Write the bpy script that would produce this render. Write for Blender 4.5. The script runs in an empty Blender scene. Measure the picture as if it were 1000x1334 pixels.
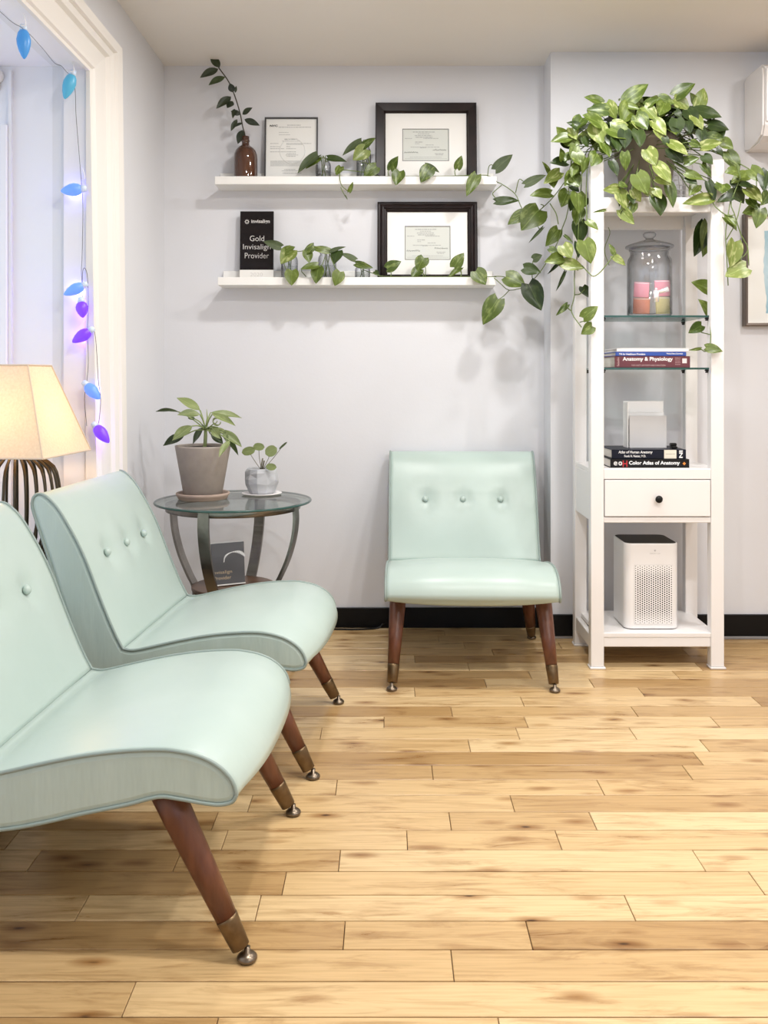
import bpy, bmesh, math, random
from mathutils import Vector, Matrix, Euler

random.seed(7)
C = bpy.context.scene.collection
PI = math.pi

# ------------------------------------------------------------------ camera
F, HC = 1180.0, 1.1                       # focal length in px of the 1000x1334 frame, lens height
cam = bpy.data.cameras.new('camera')
cam.sensor_fit = 'HORIZONTAL'
cam.sensor_width = 36.0
cam.lens = 36.0 * F / 1000.0
cam.shift_x = -0.005
cam.shift_y = -0.177
cam.clip_start = 0.05
camo = bpy.data.objects.new('camera', cam)
camo.location = (0, 0, HC)
camo.rotation_euler = (PI / 2, 0, 0)
C.objects.link(camo)
bpy.context.scene.camera = camo

# ------------------------------------------------------------------ world + lights + exposure
w = bpy.data.worlds.new('world')
bpy.context.scene.world = w
w.use_nodes = True
bg = w.node_tree.nodes['Background']
bg.inputs[0].default_value = (0.74, 0.84, 1.0, 1)
bg.inputs[1].default_value = 1.35
vs = bpy.context.scene.view_settings
vs.view_transform = 'Standard'
vs.look = 'None'
vs.gamma = 1.0
vs.use_curve_mapping = False
vs.exposure = 0.36
DOWN_W = [10.0, 10.0, 9.5, 14.5, 14.5, 14.5, 12.0, 12.0]
DOWNLIGHTS = [(0.00, 2.92), (0.80, 2.92), (1.75, 2.75), (0.15, 1.45), (1.00, 1.45), (2.3, 1.3), (1.3, -0.1), (2.5, -0.4)]
for i, (lx, ly) in enumerate(DOWNLIGHTS):
    l = bpy.data.lights.new('downlight_lamp', 'AREA')
    l.shape = 'DISK'
    l.size = 0.13
    l.energy = DOWN_W[i]
    l.color = (1.0, 0.978, 0.955)
    o = bpy.data.objects.new('downlight_lamp', l)
    o.location = (lx, ly, 2.445)
    C.objects.link(o)

# ------------------------------------------------------------------ helpers
def px(x, y, Y):
    """point that the photograph shows at pixel (x, y), at distance Y from the lens"""
    return Vector(((x - 505.0) * Y / F, Y, HC - (y - 490.0) * Y / F))

def srgb(r, g, b):
    f = lambda c: (c / 255 / 12.92) if c <= 10 else ((c / 255 + 0.055) / 1.055) ** 2.4
    return (f(r), f(g), f(b), 1)

def mat(name, col, rough=0.5, metal=0.0, spec=0.5, coat=0.0, emit=None, estr=0.0, sss=0.0):
    m = bpy.data.materials.new(name)
    m.use_nodes = True
    b = m.node_tree.nodes['Principled BSDF']
    b.inputs['Base Color'].default_value = col
    b.inputs['Roughness'].default_value = rough
    b.inputs['Metallic'].default_value = metal
    b.inputs['Specular IOR Level'].default_value = spec
    b.inputs['Coat Weight'].default_value = coat
    if emit:
        b.inputs['Emission Color'].default_value = emit
        b.inputs['Emission Strength'].default_value = estr
    return m

def N(m, t, **kw):
    n = m.node_tree.nodes.new(t)
    for k, v in kw.items():
        setattr(n, k, v)
    return n

def L(m, a, b):
    m.node_tree.links.new(a, b)

def mottled(name, c1, c2, scale=6.0, rough=0.5, bump=0.0, bscale=60.0, metal=0.0, stretch=(1, 1, 1), coat=0.0, spec=0.5):
    m = mat(name, c1, rough, metal, spec, coat)
    b = m.node_tree.nodes['Principled BSDF']
    tc = N(m, 'ShaderNodeTexCoord')
    mp = N(m, 'ShaderNodeMapping')
    mp.inputs['Scale'].default_value = stretch
    L(m, tc.outputs['Object'], mp.inputs[0])
    nz = N(m, 'ShaderNodeTexNoise')
    nz.inputs['Scale'].default_value = scale
    nz.inputs['Detail'].default_value = 5
    L(m, mp.outputs[0], nz.inputs['Vector'])
    r = N(m, 'ShaderNodeValToRGB')
    r.color_ramp.elements[0].position = 0.3
    r.color_ramp.elements[1].position = 0.7
    r.color_ramp.elements[0].color = c1
    r.color_ramp.elements[1].color = c2
    L(m, nz.outputs['Fac'], r.inputs[0])
    L(m, r.outputs[0], b.inputs['Base Color'])
    if bump:
        n2 = N(m, 'ShaderNodeTexNoise')
        n2.inputs['Scale'].default_value = bscale
        n2.inputs['Detail'].default_value = 3
        L(m, mp.outputs[0], n2.inputs['Vector'])
        bp = N(m, 'ShaderNodeBump')
        bp.inputs['Strength'].default_value = bump
        bp.inputs['Distance'].default_value = 0.01
        L(m, n2.outputs['Fac'], bp.inputs['Height'])
        L(m, bp.outputs[0], b.inputs['Normal'])
    return m

def glass_mat(name, face, edge, refl=1.0, rough=0.0):
    """clear glass: straight transmission that darkens at grazing angles plus fresnel reflection"""
    m = bpy.data.materials.new(name)
    m.use_nodes = True
    nt = m.node_tree
    nt.nodes.clear()
    out = N(m, 'ShaderNodeOutputMaterial')
    lw = N(m, 'ShaderNodeLayerWeight')
    lw.inputs[0].default_value = 0.5
    p1 = N(m, 'ShaderNodeMath', operation='POWER')
    p1.inputs[1].default_value = 2.3
    L(m, lw.outputs['Facing'], p1.inputs[0])
    mx = N(m, 'ShaderNodeMix', data_type='RGBA')
    mx.inputs[6].default_value = face
    mx.inputs[7].default_value = edge
    L(m, p1.outputs[0], mx.inputs[0])
    tr = N(m, 'ShaderNodeBsdfTransparent')
    L(m, mx.outputs[2], tr.inputs[0])
    gl = N(m, 'ShaderNodeBsdfGlossy')
    gl.inputs['Roughness'].default_value = rough
    p2 = N(m, 'ShaderNodeMath', operation='POWER')
    p2.inputs[1].default_value = 4.0
    L(m, lw.outputs['Facing'], p2.inputs[0])
    mu = N(m, 'ShaderNodeMath', operation='MULTIPLY_ADD')
    mu.inputs[1].default_value = 0.55 * refl
    mu.inputs[2].default_value = 0.035 * refl
    L(m, p2.outputs[0], mu.inputs[0])
    ms = N(m, 'ShaderNodeMixShader')
    L(m, mu.outputs[0], ms.inputs[0])
    L(m, tr.outputs[0], ms.inputs[1])
    L(m, gl.outputs[0], ms.inputs[2])
    L(m, ms.outputs[0], out.inputs[0])
    return m

def wmat(o):
    """world matrix from the parent chain (locations set before any depsgraph update)"""
    m = o.matrix_basis.copy()
    while o.parent:
        o = o.parent
        m = o.matrix_basis @ m
    return m

def thing(name, label, cat, loc=(0, 0, 0), rot=(0, 0, 0), group=None):
    o = bpy.data.objects.new(name, None)
    o.empty_display_size = 0.05
    C.objects.link(o)
    o.location = loc
    o.rotation_euler = rot
    tag(o, label, cat, group)
    return o

def tag(o, label, cat, group=None):
    o['label'] = label
    o['category'] = cat
    if group:
        o['group'] = group
    return o

def obj(name, bm, m, parent=None, world=False, smooth=False, label=None, kind=None):
    """one mesh object; world=True means the vertices are in world space"""
    if parent is not None and world:
        bm.transform(wmat(parent).inverted())
    me = bpy.data.meshes.new(name)
    bmesh.ops.recalc_face_normals(bm, faces=bm.faces)
    bm.to_mesh(me)
    bm.free()
    if smooth:
        me.polygons.foreach_set('use_smooth', [True] * len(me.polygons))
    me.materials.append(m)
    o = bpy.data.objects.new(name, me)
    C.objects.link(o)
    if parent is not None:
        o.parent = parent
    if label:
        o['label'] = label
    if kind:
        o['kind'] = kind
    return o

def struct(name, bm, m, parent=None, **kw):
    o = obj(name, bm, m, parent, **kw)
    if parent is None:
        o['kind'] = 'structure'
    return o

def box(bm, x0, x1, y0, y1, z0, z1, bev=0.0, seg=1, M=None):
    r = bmesh.ops.create_cube(bm, size=1.0)
    vs_ = r['verts']
    for v in vs_:
        v.co = Vector(((x0 + x1) / 2 + v.co.x * (x1 - x0), (y0 + y1) / 2 + v.co.y * (y1 - y0), (z0 + z1) / 2 + v.co.z * (z1 - z0)))
    if bev > 0:
        es = list({e for v in vs_ for e in v.link_edges})
        rr = bmesh.ops.bevel(bm, geom=es, offset=bev, segments=seg, affect='EDGES', profile=0.7)
        vs_ = [v for v in rr['verts']] + [v for v in vs_ if v.is_valid]
        vs_ = list(set(vs_))
    if M is not None:
        for v in vs_:
            v.co = M @ v.co
    return bm

def B(*a, **k):
    return box(bmesh.new(), *a, **k)

def tube(bm, pts, rad, n=8, closed=False, caps=True):
    pts = [Vector(p) for p in pts]
    if not hasattr(rad, '__len__'):
        rad = [rad] * len(pts)
    rings = []
    k = len(pts)
    prev = None
    for i, p in enumerate(pts):
        a = pts[(i - 1) % k] if (closed or i > 0) else p
        b = pts[(i + 1) % k] if (closed or i < k - 1) else p
        t = (b - a)
        if t.length < 1e-9:
            t = Vector((0, 0, 1))
        t.normalize()
        if prev is None:
            up = Vector((0, 0, 1)) if abs(t.z) < 0.9 else Vector((1, 0, 0))
            x = t.cross(up).normalized()
        else:
            x = (prev - t * prev.dot(t))
            x = x.normalized() if x.length > 1e-6 else t.orthogonal().normalized()
        prev = x
        y = t.cross(x)
        rings.append([bm.verts.new(p + (x * math.cos(2 * PI * j / n) + y * math.sin(2 * PI * j / n)) * rad[i]) for j in range(n)])
    m_ = k if closed else k - 1
    for i in range(m_):
        A, D = rings[i], rings[(i + 1) % k]
        for j in range(n):
            bm.faces.new((A[j], A[(j + 1) % n], D[(j + 1) % n], D[j]))
    if caps and not closed:
        bm.faces.new(rings[0][::-1])
        bm.faces.new(rings[-1])
    return bm

def lathe(bm, prof, cx=0, cy=0, cz=0, n=32, sx=1.0, sy=1.0):
    """prof: list of (radius, z); radius 0 gives a pole"""
    rings = []
    for r, z in prof:
        if r < 1e-6:
            rings.append([bm.verts.new((cx, cy, cz + z))])
        else:
            rings.append([bm.verts.new((cx + r * sx * math.cos(2 * PI * j / n), cy + r * sy * math.sin(2 * PI * j / n), cz + z)) for j in range(n)])
    for A, D in zip(rings, rings[1:]):
        for j in range(n):
            j2 = (j + 1) % n
            if len(A) == 1 and len(D) == 1:
                continue
            if len(A) == 1:
                bm.faces.new((A[0], D[j2], D[j]))
            elif len(D) == 1:
                bm.faces.new((A[j], A[j2], D[0]))
            else:
                bm.faces.new((A[j], A[j2], D[j2], D[j]))
    return bm

def crom(pts, per=4, closed=False):
    """Catmull-Rom resample"""
    pts = [Vector(p) for p in pts]
    n = len(pts)
    out = []
    rng = n if closed else n - 1
    for i in range(rng):
        if closed:
            p0, p1, p2, p3 = pts[(i - 1) % n], pts[i], pts[(i + 1) % n], pts[(i + 2) % n]
        else:
            p1, p2 = pts[i], pts[i + 1]
            p0 = pts[i - 1] if i > 0 else p1 * 2 - p2
            p3 = pts[i + 2] if i + 2 < n else p2 * 2 - p1
        for k in range(per):
            t = k / per
            out.append(0.5 * ((2 * p1) + (p2 - p0) * t + (2 * p0 - 5 * p1 + 4 * p2 - p3) * t * t + (3 * p1 - p0 - 3 * p2 + p3) * t ** 3))
    if not closed:
        out.append(pts[-1])
    return out

def prism(bm, poly, axis, a, b):
    """extrude a 2-D polygon; axis 'y': poly=(x,z); 'x': poly=(y,z); 'z': poly=(x,y)"""
    def mk(p, t):
        return {'y': (p[0], t, p[1]), 'x': (t, p[0], p[1]), 'z': (p[0], p[1], t)}[axis]
    A = [bm.verts.new(mk(p, a)) for p in poly]
    D = [bm.verts.new(mk(p, b)) for p in poly]
    n = len(poly)
    for i in range(n):
        bm.faces.new((A[i], A[(i + 1) % n], D[(i + 1) % n], D[i]))
    bm.faces.new(A)
    bm.faces.new(D[::-1])
    return bm

def text_bm(body, x0, x1, z0, z1, y, bold=0.0, keep=False, align='CENTER', space=1.0, thick=0.0004, M=None, bm=None, shear=0.0):
    """flat lettering facing -y, fitted into the box x0..x1, z0..z1"""
    cu = bpy.data.curves.new('t', 'FONT')
    cu.body = body
    cu.offset = bold
    cu.align_x = align
    cu.space_line = space
    cu.shear = shear
    cu.resolution_u = 3
    o = bpy.data.objects.new('t', cu)
    C.objects.link(o)
    dg = bpy.context.evaluated_depsgraph_get()
    dg.update()
    me = bpy.data.meshes.new_from_object(o.evaluated_get(dg))
    bpy.data.objects.remove(o)
    bpy.data.curves.remove(cu)
    xs = [v.co.x for v in me.vertices]
    ys = [v.co.y for v in me.vertices]
    ax, bx, ay, by = min(xs), max(xs), min(ys), max(ys)
    sx = (x1 - x0) / (bx - ax)
    sz = (z1 - z0) / (by - ay)
    if keep:
        sx = sz = min(sx, sz)
    cx, cz = (x0 + x1) / 2, (z0 + z1) / 2
    for v in me.vertices:
        p = Vector((cx + (v.co.x - (ax + bx) / 2) * sx, y - thick, cz + (v.co.y - (ay + by) / 2) * sz))
        v.co = M @ p if M is not None else p
    if bm is None:
        bm = bmesh.new()
    bm.from_mesh(me)
    bpy.data.meshes.remove(me)
    return bm

def print_lines(bm, rows, y, seed=1):
    """unreadable small print: rows of little word bars (x0, x1, z, height) facing -y"""
    rr = random.Random(seed)
    for x0, x1, z, h in rows:
        x = x0
        while x < x1:
            wl = min(rr.uniform(1.2, 4.5) * h, x1 - x)
            vs_ = [bm.verts.new(p) for p in ((x, y, z), (x + wl, y, z), (x + wl, y, z + h), (x, y, z + h))]
            bm.faces.new(vs_)
            x += wl + h * 0.6
    return bm

# ------------------------------------------------------------------ materials
M_wall = mottled('wall_paint', (0.705, 0.711, 0.742, 1), (0.73, 0.736, 0.767, 1), 2.0, 0.6, 0.03, 90, spec=0.3)
M_ceil = mottled('ceiling_paint', (0.80, 0.765, 0.725, 1), (0.83, 0.795, 0.755, 1), 1.5, 0.8, 0.03, 60, spec=0.2)
M_recess = mat('recess_paint', (0.80, 0.81, 0.86, 1), 0.5)
M_trim = mat('cream_gloss_trim', (0.80, 0.77, 0.73, 1), 0.4, spec=0.35)
M_white = mat('white_lacquer', (0.84, 0.82, 0.81, 1), 0.35)
M_ledge = mat('white_ledge', (0.86, 0.85, 0.82, 1), 0.45)
M_black = mat('black_vinyl', (0.004, 0.004, 0.0045, 1), 0.4, spec=0.2)
M_dark = mat('black_plastic', (0.006, 0.0055, 0.005, 1), 0.4, spec=0.25)
M_grey = mat('grey_strip', (0.25, 0.24, 0.24, 1), 0.5)
M_vinyl = mottled('mint_vinyl', (0.435, 0.535, 0.490, 1), (0.470, 0.567, 0.522, 1), 5.0, 0.34, 0.05, 25, spec=0.45)
M_vinyls = mottled('mint_vinyl_side', (0.435, 0.535, 0.490, 1), (0.470, 0.567, 0.522, 1), 5.0, 0.42, 0.5, 9, stretch=(1, 2.2, 0.5))
M_vinyl2 = mat('shaded_mint_piping', (0.27, 0.335, 0.31, 1), 0.38)  # mint vinyl darkened: the seam's shadow is put into the piping colour
M_walnut = mottled('walnut', (0.085, 0.026, 0.012, 1), (0.17, 0.060, 0.028, 1), 9.0, 0.32, 0.02, 60, stretch=(5, 5, 0.7))
M_brass = mottled('aged_brass', (0.13, 0.085, 0.045, 1), (0.22, 0.15, 0.08, 1), 40.0, 0.38, 0.0, 60, metal=0.85)
M_bronze = mat('bronze_glide', (0.20, 0.16, 0.12, 1), 0.3, 0.9)
M_nickel = mottled('brushed_nickel', (0.20, 0.185, 0.17, 1), (0.32, 0.30, 0.28, 1), 14.0, 0.25, 0.0, metal=0.9)
M_tablewood = mottled('brown_table_wood', (0.085, 0.040, 0.022, 1), (0.13, 0.065, 0.035, 1), 5.0, 0.35, stretch=(1, 6, 6))
M_tglass = glass_mat('table_glass', (0.93, 0.955, 0.945, 1), (0.70, 0.77, 0.75, 1), 1.3)
M_sglass = glass_mat('shelf_glass', (0.90, 0.95, 0.93, 1), (0.16, 0.30, 0.27, 1), 1.0)
M_jar = glass_mat('clear_jar_glass', (0.975, 0.98, 0.99, 1), (0.13, 0.135, 0.15, 1), 1.5)
M_water = glass_mat('water', (0.96, 0.975, 0.97, 1), (0.85, 0.88, 0.87, 1), 0.5)
M_pane = glass_mat('window_glass', (0.96, 0.97, 0.97, 1), (0.85, 0.9, 0.9, 1), 1.0)
M_edge = mat('green_glass_edge', (0.03, 0.085, 0.075, 1), 0.15)
M_amber = mottled('amber_glass', (0.035, 0.010, 0.004, 1), (0.085, 0.026, 0.009, 1), 9.0, 0.05, coat=0.8, stretch=(1, 1, 0.3))
M_espresso = mottled('espresso_frame', (0.006, 0.003, 0.003, 1), (0.016, 0.007, 0.006, 1), 20.0, 0.35, spec=0.25)
M_matb = mat('white_mat_board', (0.86, 0.85, 0.82, 1), 0.8)
M_paper = mat('document_paper', (0.80, 0.80, 0.77, 1), 0.8)
M_cert = mat('certificate_paper', (0.63, 0.65, 0.61, 1), 0.75)
M_ink = mat('printing_ink', (0.20, 0.20, 0.20, 1), 0.8)
M_inkl = mat('faint_printing_ink', (0.42, 0.43, 0.42, 1), 0.8)
M_inkd = mat('black_ink', (0.01, 0.01, 0.012, 1), 0.6)
M_gun = mat('gunmetal_frame', (0.07, 0.07, 0.075, 1), 0.35, 0.4)
M_plq = mat('black_plaque', (0.010, 0.008, 0.009, 1), 0.2, spec=0.25)
M_plqw = mat('plaque_white_base', (0.86, 0.84, 0.80, 1), 0.3)
M_silver = mat('silver_lettering', (0.62, 0.60, 0.58, 1), 0.4)
M_gold = mat('gold_lettering', (0.55, 0.42, 0.27, 1), 0.4)
M_lwhite = mat('white_lettering', (0.85, 0.85, 0.85, 1), 0.5)
M_stone = mottled('taupe_stoneware', (0.33, 0.285, 0.25, 1), (0.37, 0.32, 0.28, 1), 30.0, 0.75, 0.06, 180)
M_saucer = mottled('terracotta_taupe', (0.36, 0.27, 0.22, 1), (0.42, 0.32, 0.26, 1), 12.0, 0.6)
M_cement = mottled('grey_cement', (0.44, 0.45, 0.47, 1), (0.56, 0.57, 0.59, 1), 7.0, 0.7, 0.1, 9)
M_potbrown = mottled('greige_pot', (0.17, 0.14, 0.105, 1), (0.23, 0.195, 0.15, 1), 9.0, 0.6)
M_soil = mottled('potting_soil', (0.010, 0.007, 0.005, 1), (0.03, 0.02, 0.014, 1), 60.0, 0.95, 0.5, 120)
M_pages = mottled('book_pages', (0.62, 0.58, 0.52, 1), (0.72, 0.68, 0.62, 1), 3.0, 0.8, stretch=(1, 1, 80))
M_navy = mat('navy_cover', (0.006, 0.008, 0.018, 1), 0.4, spec=0.25)
M_charc = mat('charcoal_cover', (0.010, 0.009, 0.009, 1), 0.4, spec=0.25)
M_maroon = mat('maroon_cover', (0.135, 0.035, 0.045, 1), 0.35)
M_blue = mat('royal_blue_cover', (0.035, 0.085, 0.36, 1), 0.35)
M_bwhite = mat('white_cover', (0.85, 0.82, 0.82, 1), 0.4)
M_red = mat('red_print', (0.45, 0.02, 0.03, 1), 0.5)
M_orange = mat('orange_print', (0.75, 0.25, 0.04, 1), 0.5)
M_greyc = mat('grey_card', (0.56, 0.56, 0.57, 1), 0.6)
M_whitec = mat('white_card', (0.86, 0.86, 0.85, 1), 0.5)
M_pink = mat('pink_packet', (0.83, 0.36, 0.44, 1), 0.5)
M_salmon = mat('salmon_packet', (0.86, 0.36, 0.26, 1), 0.5)
M_yellow = mat('yellow_packet', (0.86, 0.80, 0.42, 1), 0.5)
M_chrome = mat('chrome_spigot', (0.90, 0.90, 0.91, 1), 0.16, 0.55)
M_plastw = mat('white_plastic', (0.83, 0.82, 0.82, 1), 0.3)
M_acp = mat('off_white_plastic', (0.74, 0.71, 0.69, 1), 0.4)
M_acd = mat('grey_plastic', (0.48, 0.46, 0.44, 1), 0.45)  # greyer plastic for the air flap
M_ribs = mat('dark_bronze_metal', (0.085, 0.066, 0.042, 1), 0.28, 0.85)
M_bfr = mat('brown_metal_frame', (0.15, 0.12, 0.10, 1), 0.4, 0.5)
M_stem = mat('green_stem', (0.12, 0.17, 0.04, 1), 0.5)
M_stemb = mat('brown_stem', (0.045, 0.040, 0.022, 1), 0.6)
M_wire = mat('thin_dark_wire', (0.07, 0.065, 0.06, 1), 0.5)
M_shade = None

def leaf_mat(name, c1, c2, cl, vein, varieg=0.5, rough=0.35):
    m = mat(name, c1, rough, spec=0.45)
    b = m.node_tree.nodes['Principled BSDF']
    tc = N(m, 'ShaderNodeTexCoord')
    oi = N(m, 'ShaderNodeObjectInfo')
    mp = N(m, 'ShaderNodeMapping')
    mp.inputs['Scale'].default_value = (3.0, 1.2, 1.0)
    L(m, tc.outputs['Object'], mp.inputs[0])
    ml = N(m, 'ShaderNodeMath', operation='MULTIPLY')
    ml.inputs[1].default_value = 40.0
    L(m, oi.outputs['Random'], ml.inputs[0])
    cb = N(m, 'ShaderNodeCombineXYZ')
    L(m, ml.outputs[0], cb.inputs[0])
    L(m, ml.outputs[0], cb.inputs[2])
    L(m, cb.outputs[0], mp.inputs['Location'])
    # per leaf base tone
    mx = N(m, 'ShaderNodeMix', data_type='RGBA')
    mx.inputs[6].default_value = c1
    mx.inputs[7].default_value = c2
    L(m, oi.outputs['Random'], mx.inputs[0])
    nz = N(m, 'ShaderNodeTexNoise')
    nz.inputs['Scale'].default_value = 2.2
    nz.inputs['Detail'].default_value = 4
    L(m, mp.outputs[0], nz.inputs['Vector'])
    rp = N(m, 'ShaderNodeValToRGB')
    rp.color_ramp.elements[0].position = 0.52
    rp.color_ramp.elements[1].position = 0.68
    rp.color_ramp.elements[0].color = (0, 0, 0, 1)
    rp.color_ramp.elements[1].color = (varieg, varieg, varieg, 1)
    L(m, nz.outputs['Fac'], rp.inputs[0])
    m2 = N(m, 'ShaderNodeMix', data_type='RGBA')
    L(m, rp.outputs[0], m2.inputs[0])
    L(m, mx.outputs[2], m2.inputs[6])
    m2.inputs[7].default_value = cl
    # midrib: |x| small in leaf space
    sp = N(m, 'ShaderNodeSeparateXYZ')
    L(m, tc.outputs['Object'], sp.inputs[0])
    ab = N(m, 'ShaderNodeMath', operation='ABSOLUTE')
    L(m, sp.outputs[0], ab.inputs[0])
    lt = N(m, 'ShaderNodeMath', operation='LESS_THAN')
    lt.inputs[1].default_value = 0.014
    L(m, ab.outputs[0], lt.inputs[0])
    lm = N(m, 'ShaderNodeMath', operation='MULTIPLY')
    lm.inputs[1].default_value = 0.6
    L(m, lt.outputs[0], lm.inputs[0])
    m3 = N(m, 'ShaderNodeMix', data_type='RGBA')
    L(m, lm.outputs[0], m3.inputs[0])
    L(m, m2.outputs[2], m3.inputs[6])
    m3.inputs[7].default_value = vein
    L(m, m3.outputs[2], b.inputs['Base Color'])
    tl = N(m, 'ShaderNodeBsdfTranslucent')
    L(m, m3.outputs[2], tl.inputs[0])
    ms = N(m, 'ShaderNodeMixShader')
    ms.inputs[0].default_value = 0.15
    L(m, b.outputs[0], ms.inputs[1])
    L(m, tl.outputs[0], ms.inputs[2])
    L(m, ms.outputs[0], m.node_tree.nodes['Material Output'].inputs[0])
    return m

M_leaf = leaf_mat('pothos_leaf', (0.046, 0.080, 0.008, 1), (0.110, 0.155, 0.020, 1), (0.36, 0.43, 0.14, 1), (0.20, 0.28, 0.06, 1), 0.45)
M_leafl = leaf_mat('pale_variegated_leaf', (0.150, 0.200, 0.036, 1), (0.21, 0.262, 0.055, 1), (0.56, 0.58, 0.27, 1), (0.34, 0.43, 0.14, 1), 0.75)
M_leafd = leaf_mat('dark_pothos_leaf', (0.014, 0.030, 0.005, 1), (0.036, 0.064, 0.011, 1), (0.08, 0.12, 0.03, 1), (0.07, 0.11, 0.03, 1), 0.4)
M_leafu = leaf_mat('leaf_underside', (0.055, 0.080, 0.030, 1), (0.085, 0.115, 0.048, 1), (0.14, 0.18, 0.08, 1), (0.15, 0.19, 0.08, 1), 0.4, 0.55)
M_sprig = leaf_mat('sprig_leaf', (0.016, 0.024, 0.012, 1), (0.040, 0.055, 0.026, 1), (0.07, 0.09, 0.05, 1), (0.07, 0.09, 0.05, 1), 0.4, 0.4)
M_philo = leaf_mat('philodendron_leaf', (0.14, 0.185, 0.075, 1), (0.27, 0.33, 0.12, 1), (0.42, 0.47, 0.22, 1), (0.45, 0.5, 0.25, 1), 0.4, 0.4)
M_pilea = leaf_mat('round_leaf', (0.19, 0.24, 0.085, 1), (0.23, 0.28, 0.11, 1), (0.32, 0.37, 0.18, 1), (0.32, 0.38, 0.18, 1), 0.3, 0.35)
LM = {'m': M_leaf, 'l': M_leafl, 'd': M_leafd, 'u': M_leafu, 's': M_sprig, 'p': M_philo, 'r': M_pilea}

def plank_material():
    m = mat('oak_planks', (0.6, 0.4, 0.2, 1), 0.36, spec=0.45)
    b = m.node_tree.nodes['Principled BSDF']
    ge = N(m, 'ShaderNodeNewGeometry')
    oi = N(m, 'ShaderNodeObjectInfo')
    ml = N(m, 'ShaderNodeMath', operation='MULTIPLY')
    ml.inputs[1].default_value = 37.0
    L(m, oi.outputs['Random'], ml.inputs[0])
    cb = N(m, 'ShaderNodeCombineXYZ')
    L(m, ml.outputs[0], cb.inputs[0])
    L(m, ml.outputs[0], cb.inputs[2])
    ad = N(m, 'ShaderNodeVectorMath', operation='ADD')
    L(m, ge.outputs['Position'], ad.inputs[0])
    L(m, cb.outputs[0], ad.inputs[1])
    mp = N(m, 'ShaderNodeMapping')
    mp.inputs['Scale'].default_value = (2.6, 17.0, 1.0)
    L(m, ad.outputs[0], mp.inputs[0])
    n1 = N(m, 'ShaderNodeTexNoise')
    n1.inputs['Scale'].default_value = 1.6
    n1.inputs['Detail'].default_value = 8
    n1.inputs['Roughness'].default_value = 0.65
    n1.inputs['Distortion'].default_value = 0.9
    L(m, mp.outputs[0], n1.inputs['Vector'])
    # tone of the plank
    tone = N(m, 'ShaderNodeValToRGB')
    e = tone.color_ramp.elements
    e[0].position, e[0].color = 0.0, (0.45, 0.275, 0.115, 1)
    e[1].position, e[1].color = 1.0, (0.76, 0.565, 0.315, 1)
    x = e.new(0.5)
    x.color = (0.66, 0.455, 0.225, 1)
    L(m, oi.outputs['Random'], tone.inputs[0])
    gr = N(m, 'ShaderNodeValToRGB')
    g = gr.color_ramp.elements
    g[0].position, g[0].color = 0.28, (0.60, 0.50, 0.40, 1)
    g[1].position, g[1].color = 0.50, (1.0, 1.0, 1.0, 1)
    L(m, n1.outputs['Fac'], gr.inputs[0])
    mu = N(m, 'ShaderNodeMix', data_type='RGBA', blend_type='MULTIPLY')
    mu.inputs[0].default_value = 1.0
    L(m, tone.outputs[0], mu.inputs[6])
    L(m, gr.outputs[0], mu.inputs[7])
    # fine grain
    mp2 = N(m, 'ShaderNodeMapping')
    mp2.inputs['Scale'].default_value = (6.0, 150.0, 1.0)
    L(m, ad.outputs[0], mp2.inputs[0])
    n2 = N(m, 'ShaderNodeTexNoise')
    n2.inputs['Scale'].default_value = 1.0
    n2.inputs['Detail'].default_value = 3
    L(m, mp2.outputs[0], n2.inputs['Vector'])
    g2 = N(m, 'ShaderNodeValToRGB')
    g2.color_ramp.elements[0].position, g2.color_ramp.elements[0].color = 0.3, (0.83, 0.80, 0.76, 1)
    g2.color_ramp.elements[1].position, g2.color_ramp.elements[1].color = 0.6, (1, 1, 1, 1)
    L(m, n2.outputs['Fac'], g2.inputs[0])
    mu2 = N(m, 'ShaderNodeMix', data_type='RGBA', blend_type='MULTIPLY')
    mu2.inputs[0].default_value = 1.0
    L(m, mu.outputs[2], mu2.inputs[6])
    L(m, g2.outputs[0], mu2.inputs[7])
    # knots
    mp3 = N(m, 'ShaderNodeMapping')
    mp3.inputs['Scale'].default_value = (7.0, 20.0, 1.0)
    L(m, ad.outputs[0], mp3.inputs[0])
    n3 = N(m, 'ShaderNodeTexNoise')
    n3.inputs['Scale'].default_value = 3.0
    L(m, mp3.outputs[0], n3.inputs['Vector'])
    vm = N(m, 'ShaderNodeMix', data_type='RGBA')
    vm.inputs[0].default_value = 0.12
    L(m, mp3.outputs[0], vm.inputs[6])
    L(m, n3.outputs['Color'], vm.inputs[7])
    vo = N(m, 'ShaderNodeTexVoronoi')
    vo.inputs['Scale'].default_value = 1.0
    L(m, vm.outputs[2], vo.inputs['Vector'])
    kr = N(m, 'ShaderNodeValToRGB')
    k = kr.color_ramp.elements
    k[0].position, k[0].color = 0.035, (0.09, 0.05, 0.03, 1)
    k[1].position, k[1].color = 0.34, (1, 1, 1, 1)
    k2 = k.new(0.10)
    k2.color = (0.56, 0.43, 0.31, 1)
    L(m, vo.outputs['Distance'], kr.inputs[0])
    # only some cells carry a knot
    sc = N(m, 'ShaderNodeSeparateColor')
    L(m, vo.outputs['Color'], sc.inputs[0])
    gt = N(m, 'ShaderNodeMath', operation='GREATER_THAN')
    gt.inputs[1].default_value = 0.42
    L(m, sc.outputs[0], gt.inputs[0])
    mu3 = N(m, 'ShaderNodeMix', data_type='RGBA', blend_type='MULTIPLY')
    L(m, gt.outputs[0], mu3.inputs[0])
    L(m, mu2.outputs[2], mu3.inputs[6])
    L(m, kr.outputs[0], mu3.inputs[7])
    L(m, mu3.outputs[2], b.inputs['Base Color'])
    bp = N(m, 'ShaderNodeBump')
    bp.inputs['Strength'].default_value = 0.12
    bp.inputs['Distance'].default_value = 0.004
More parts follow.
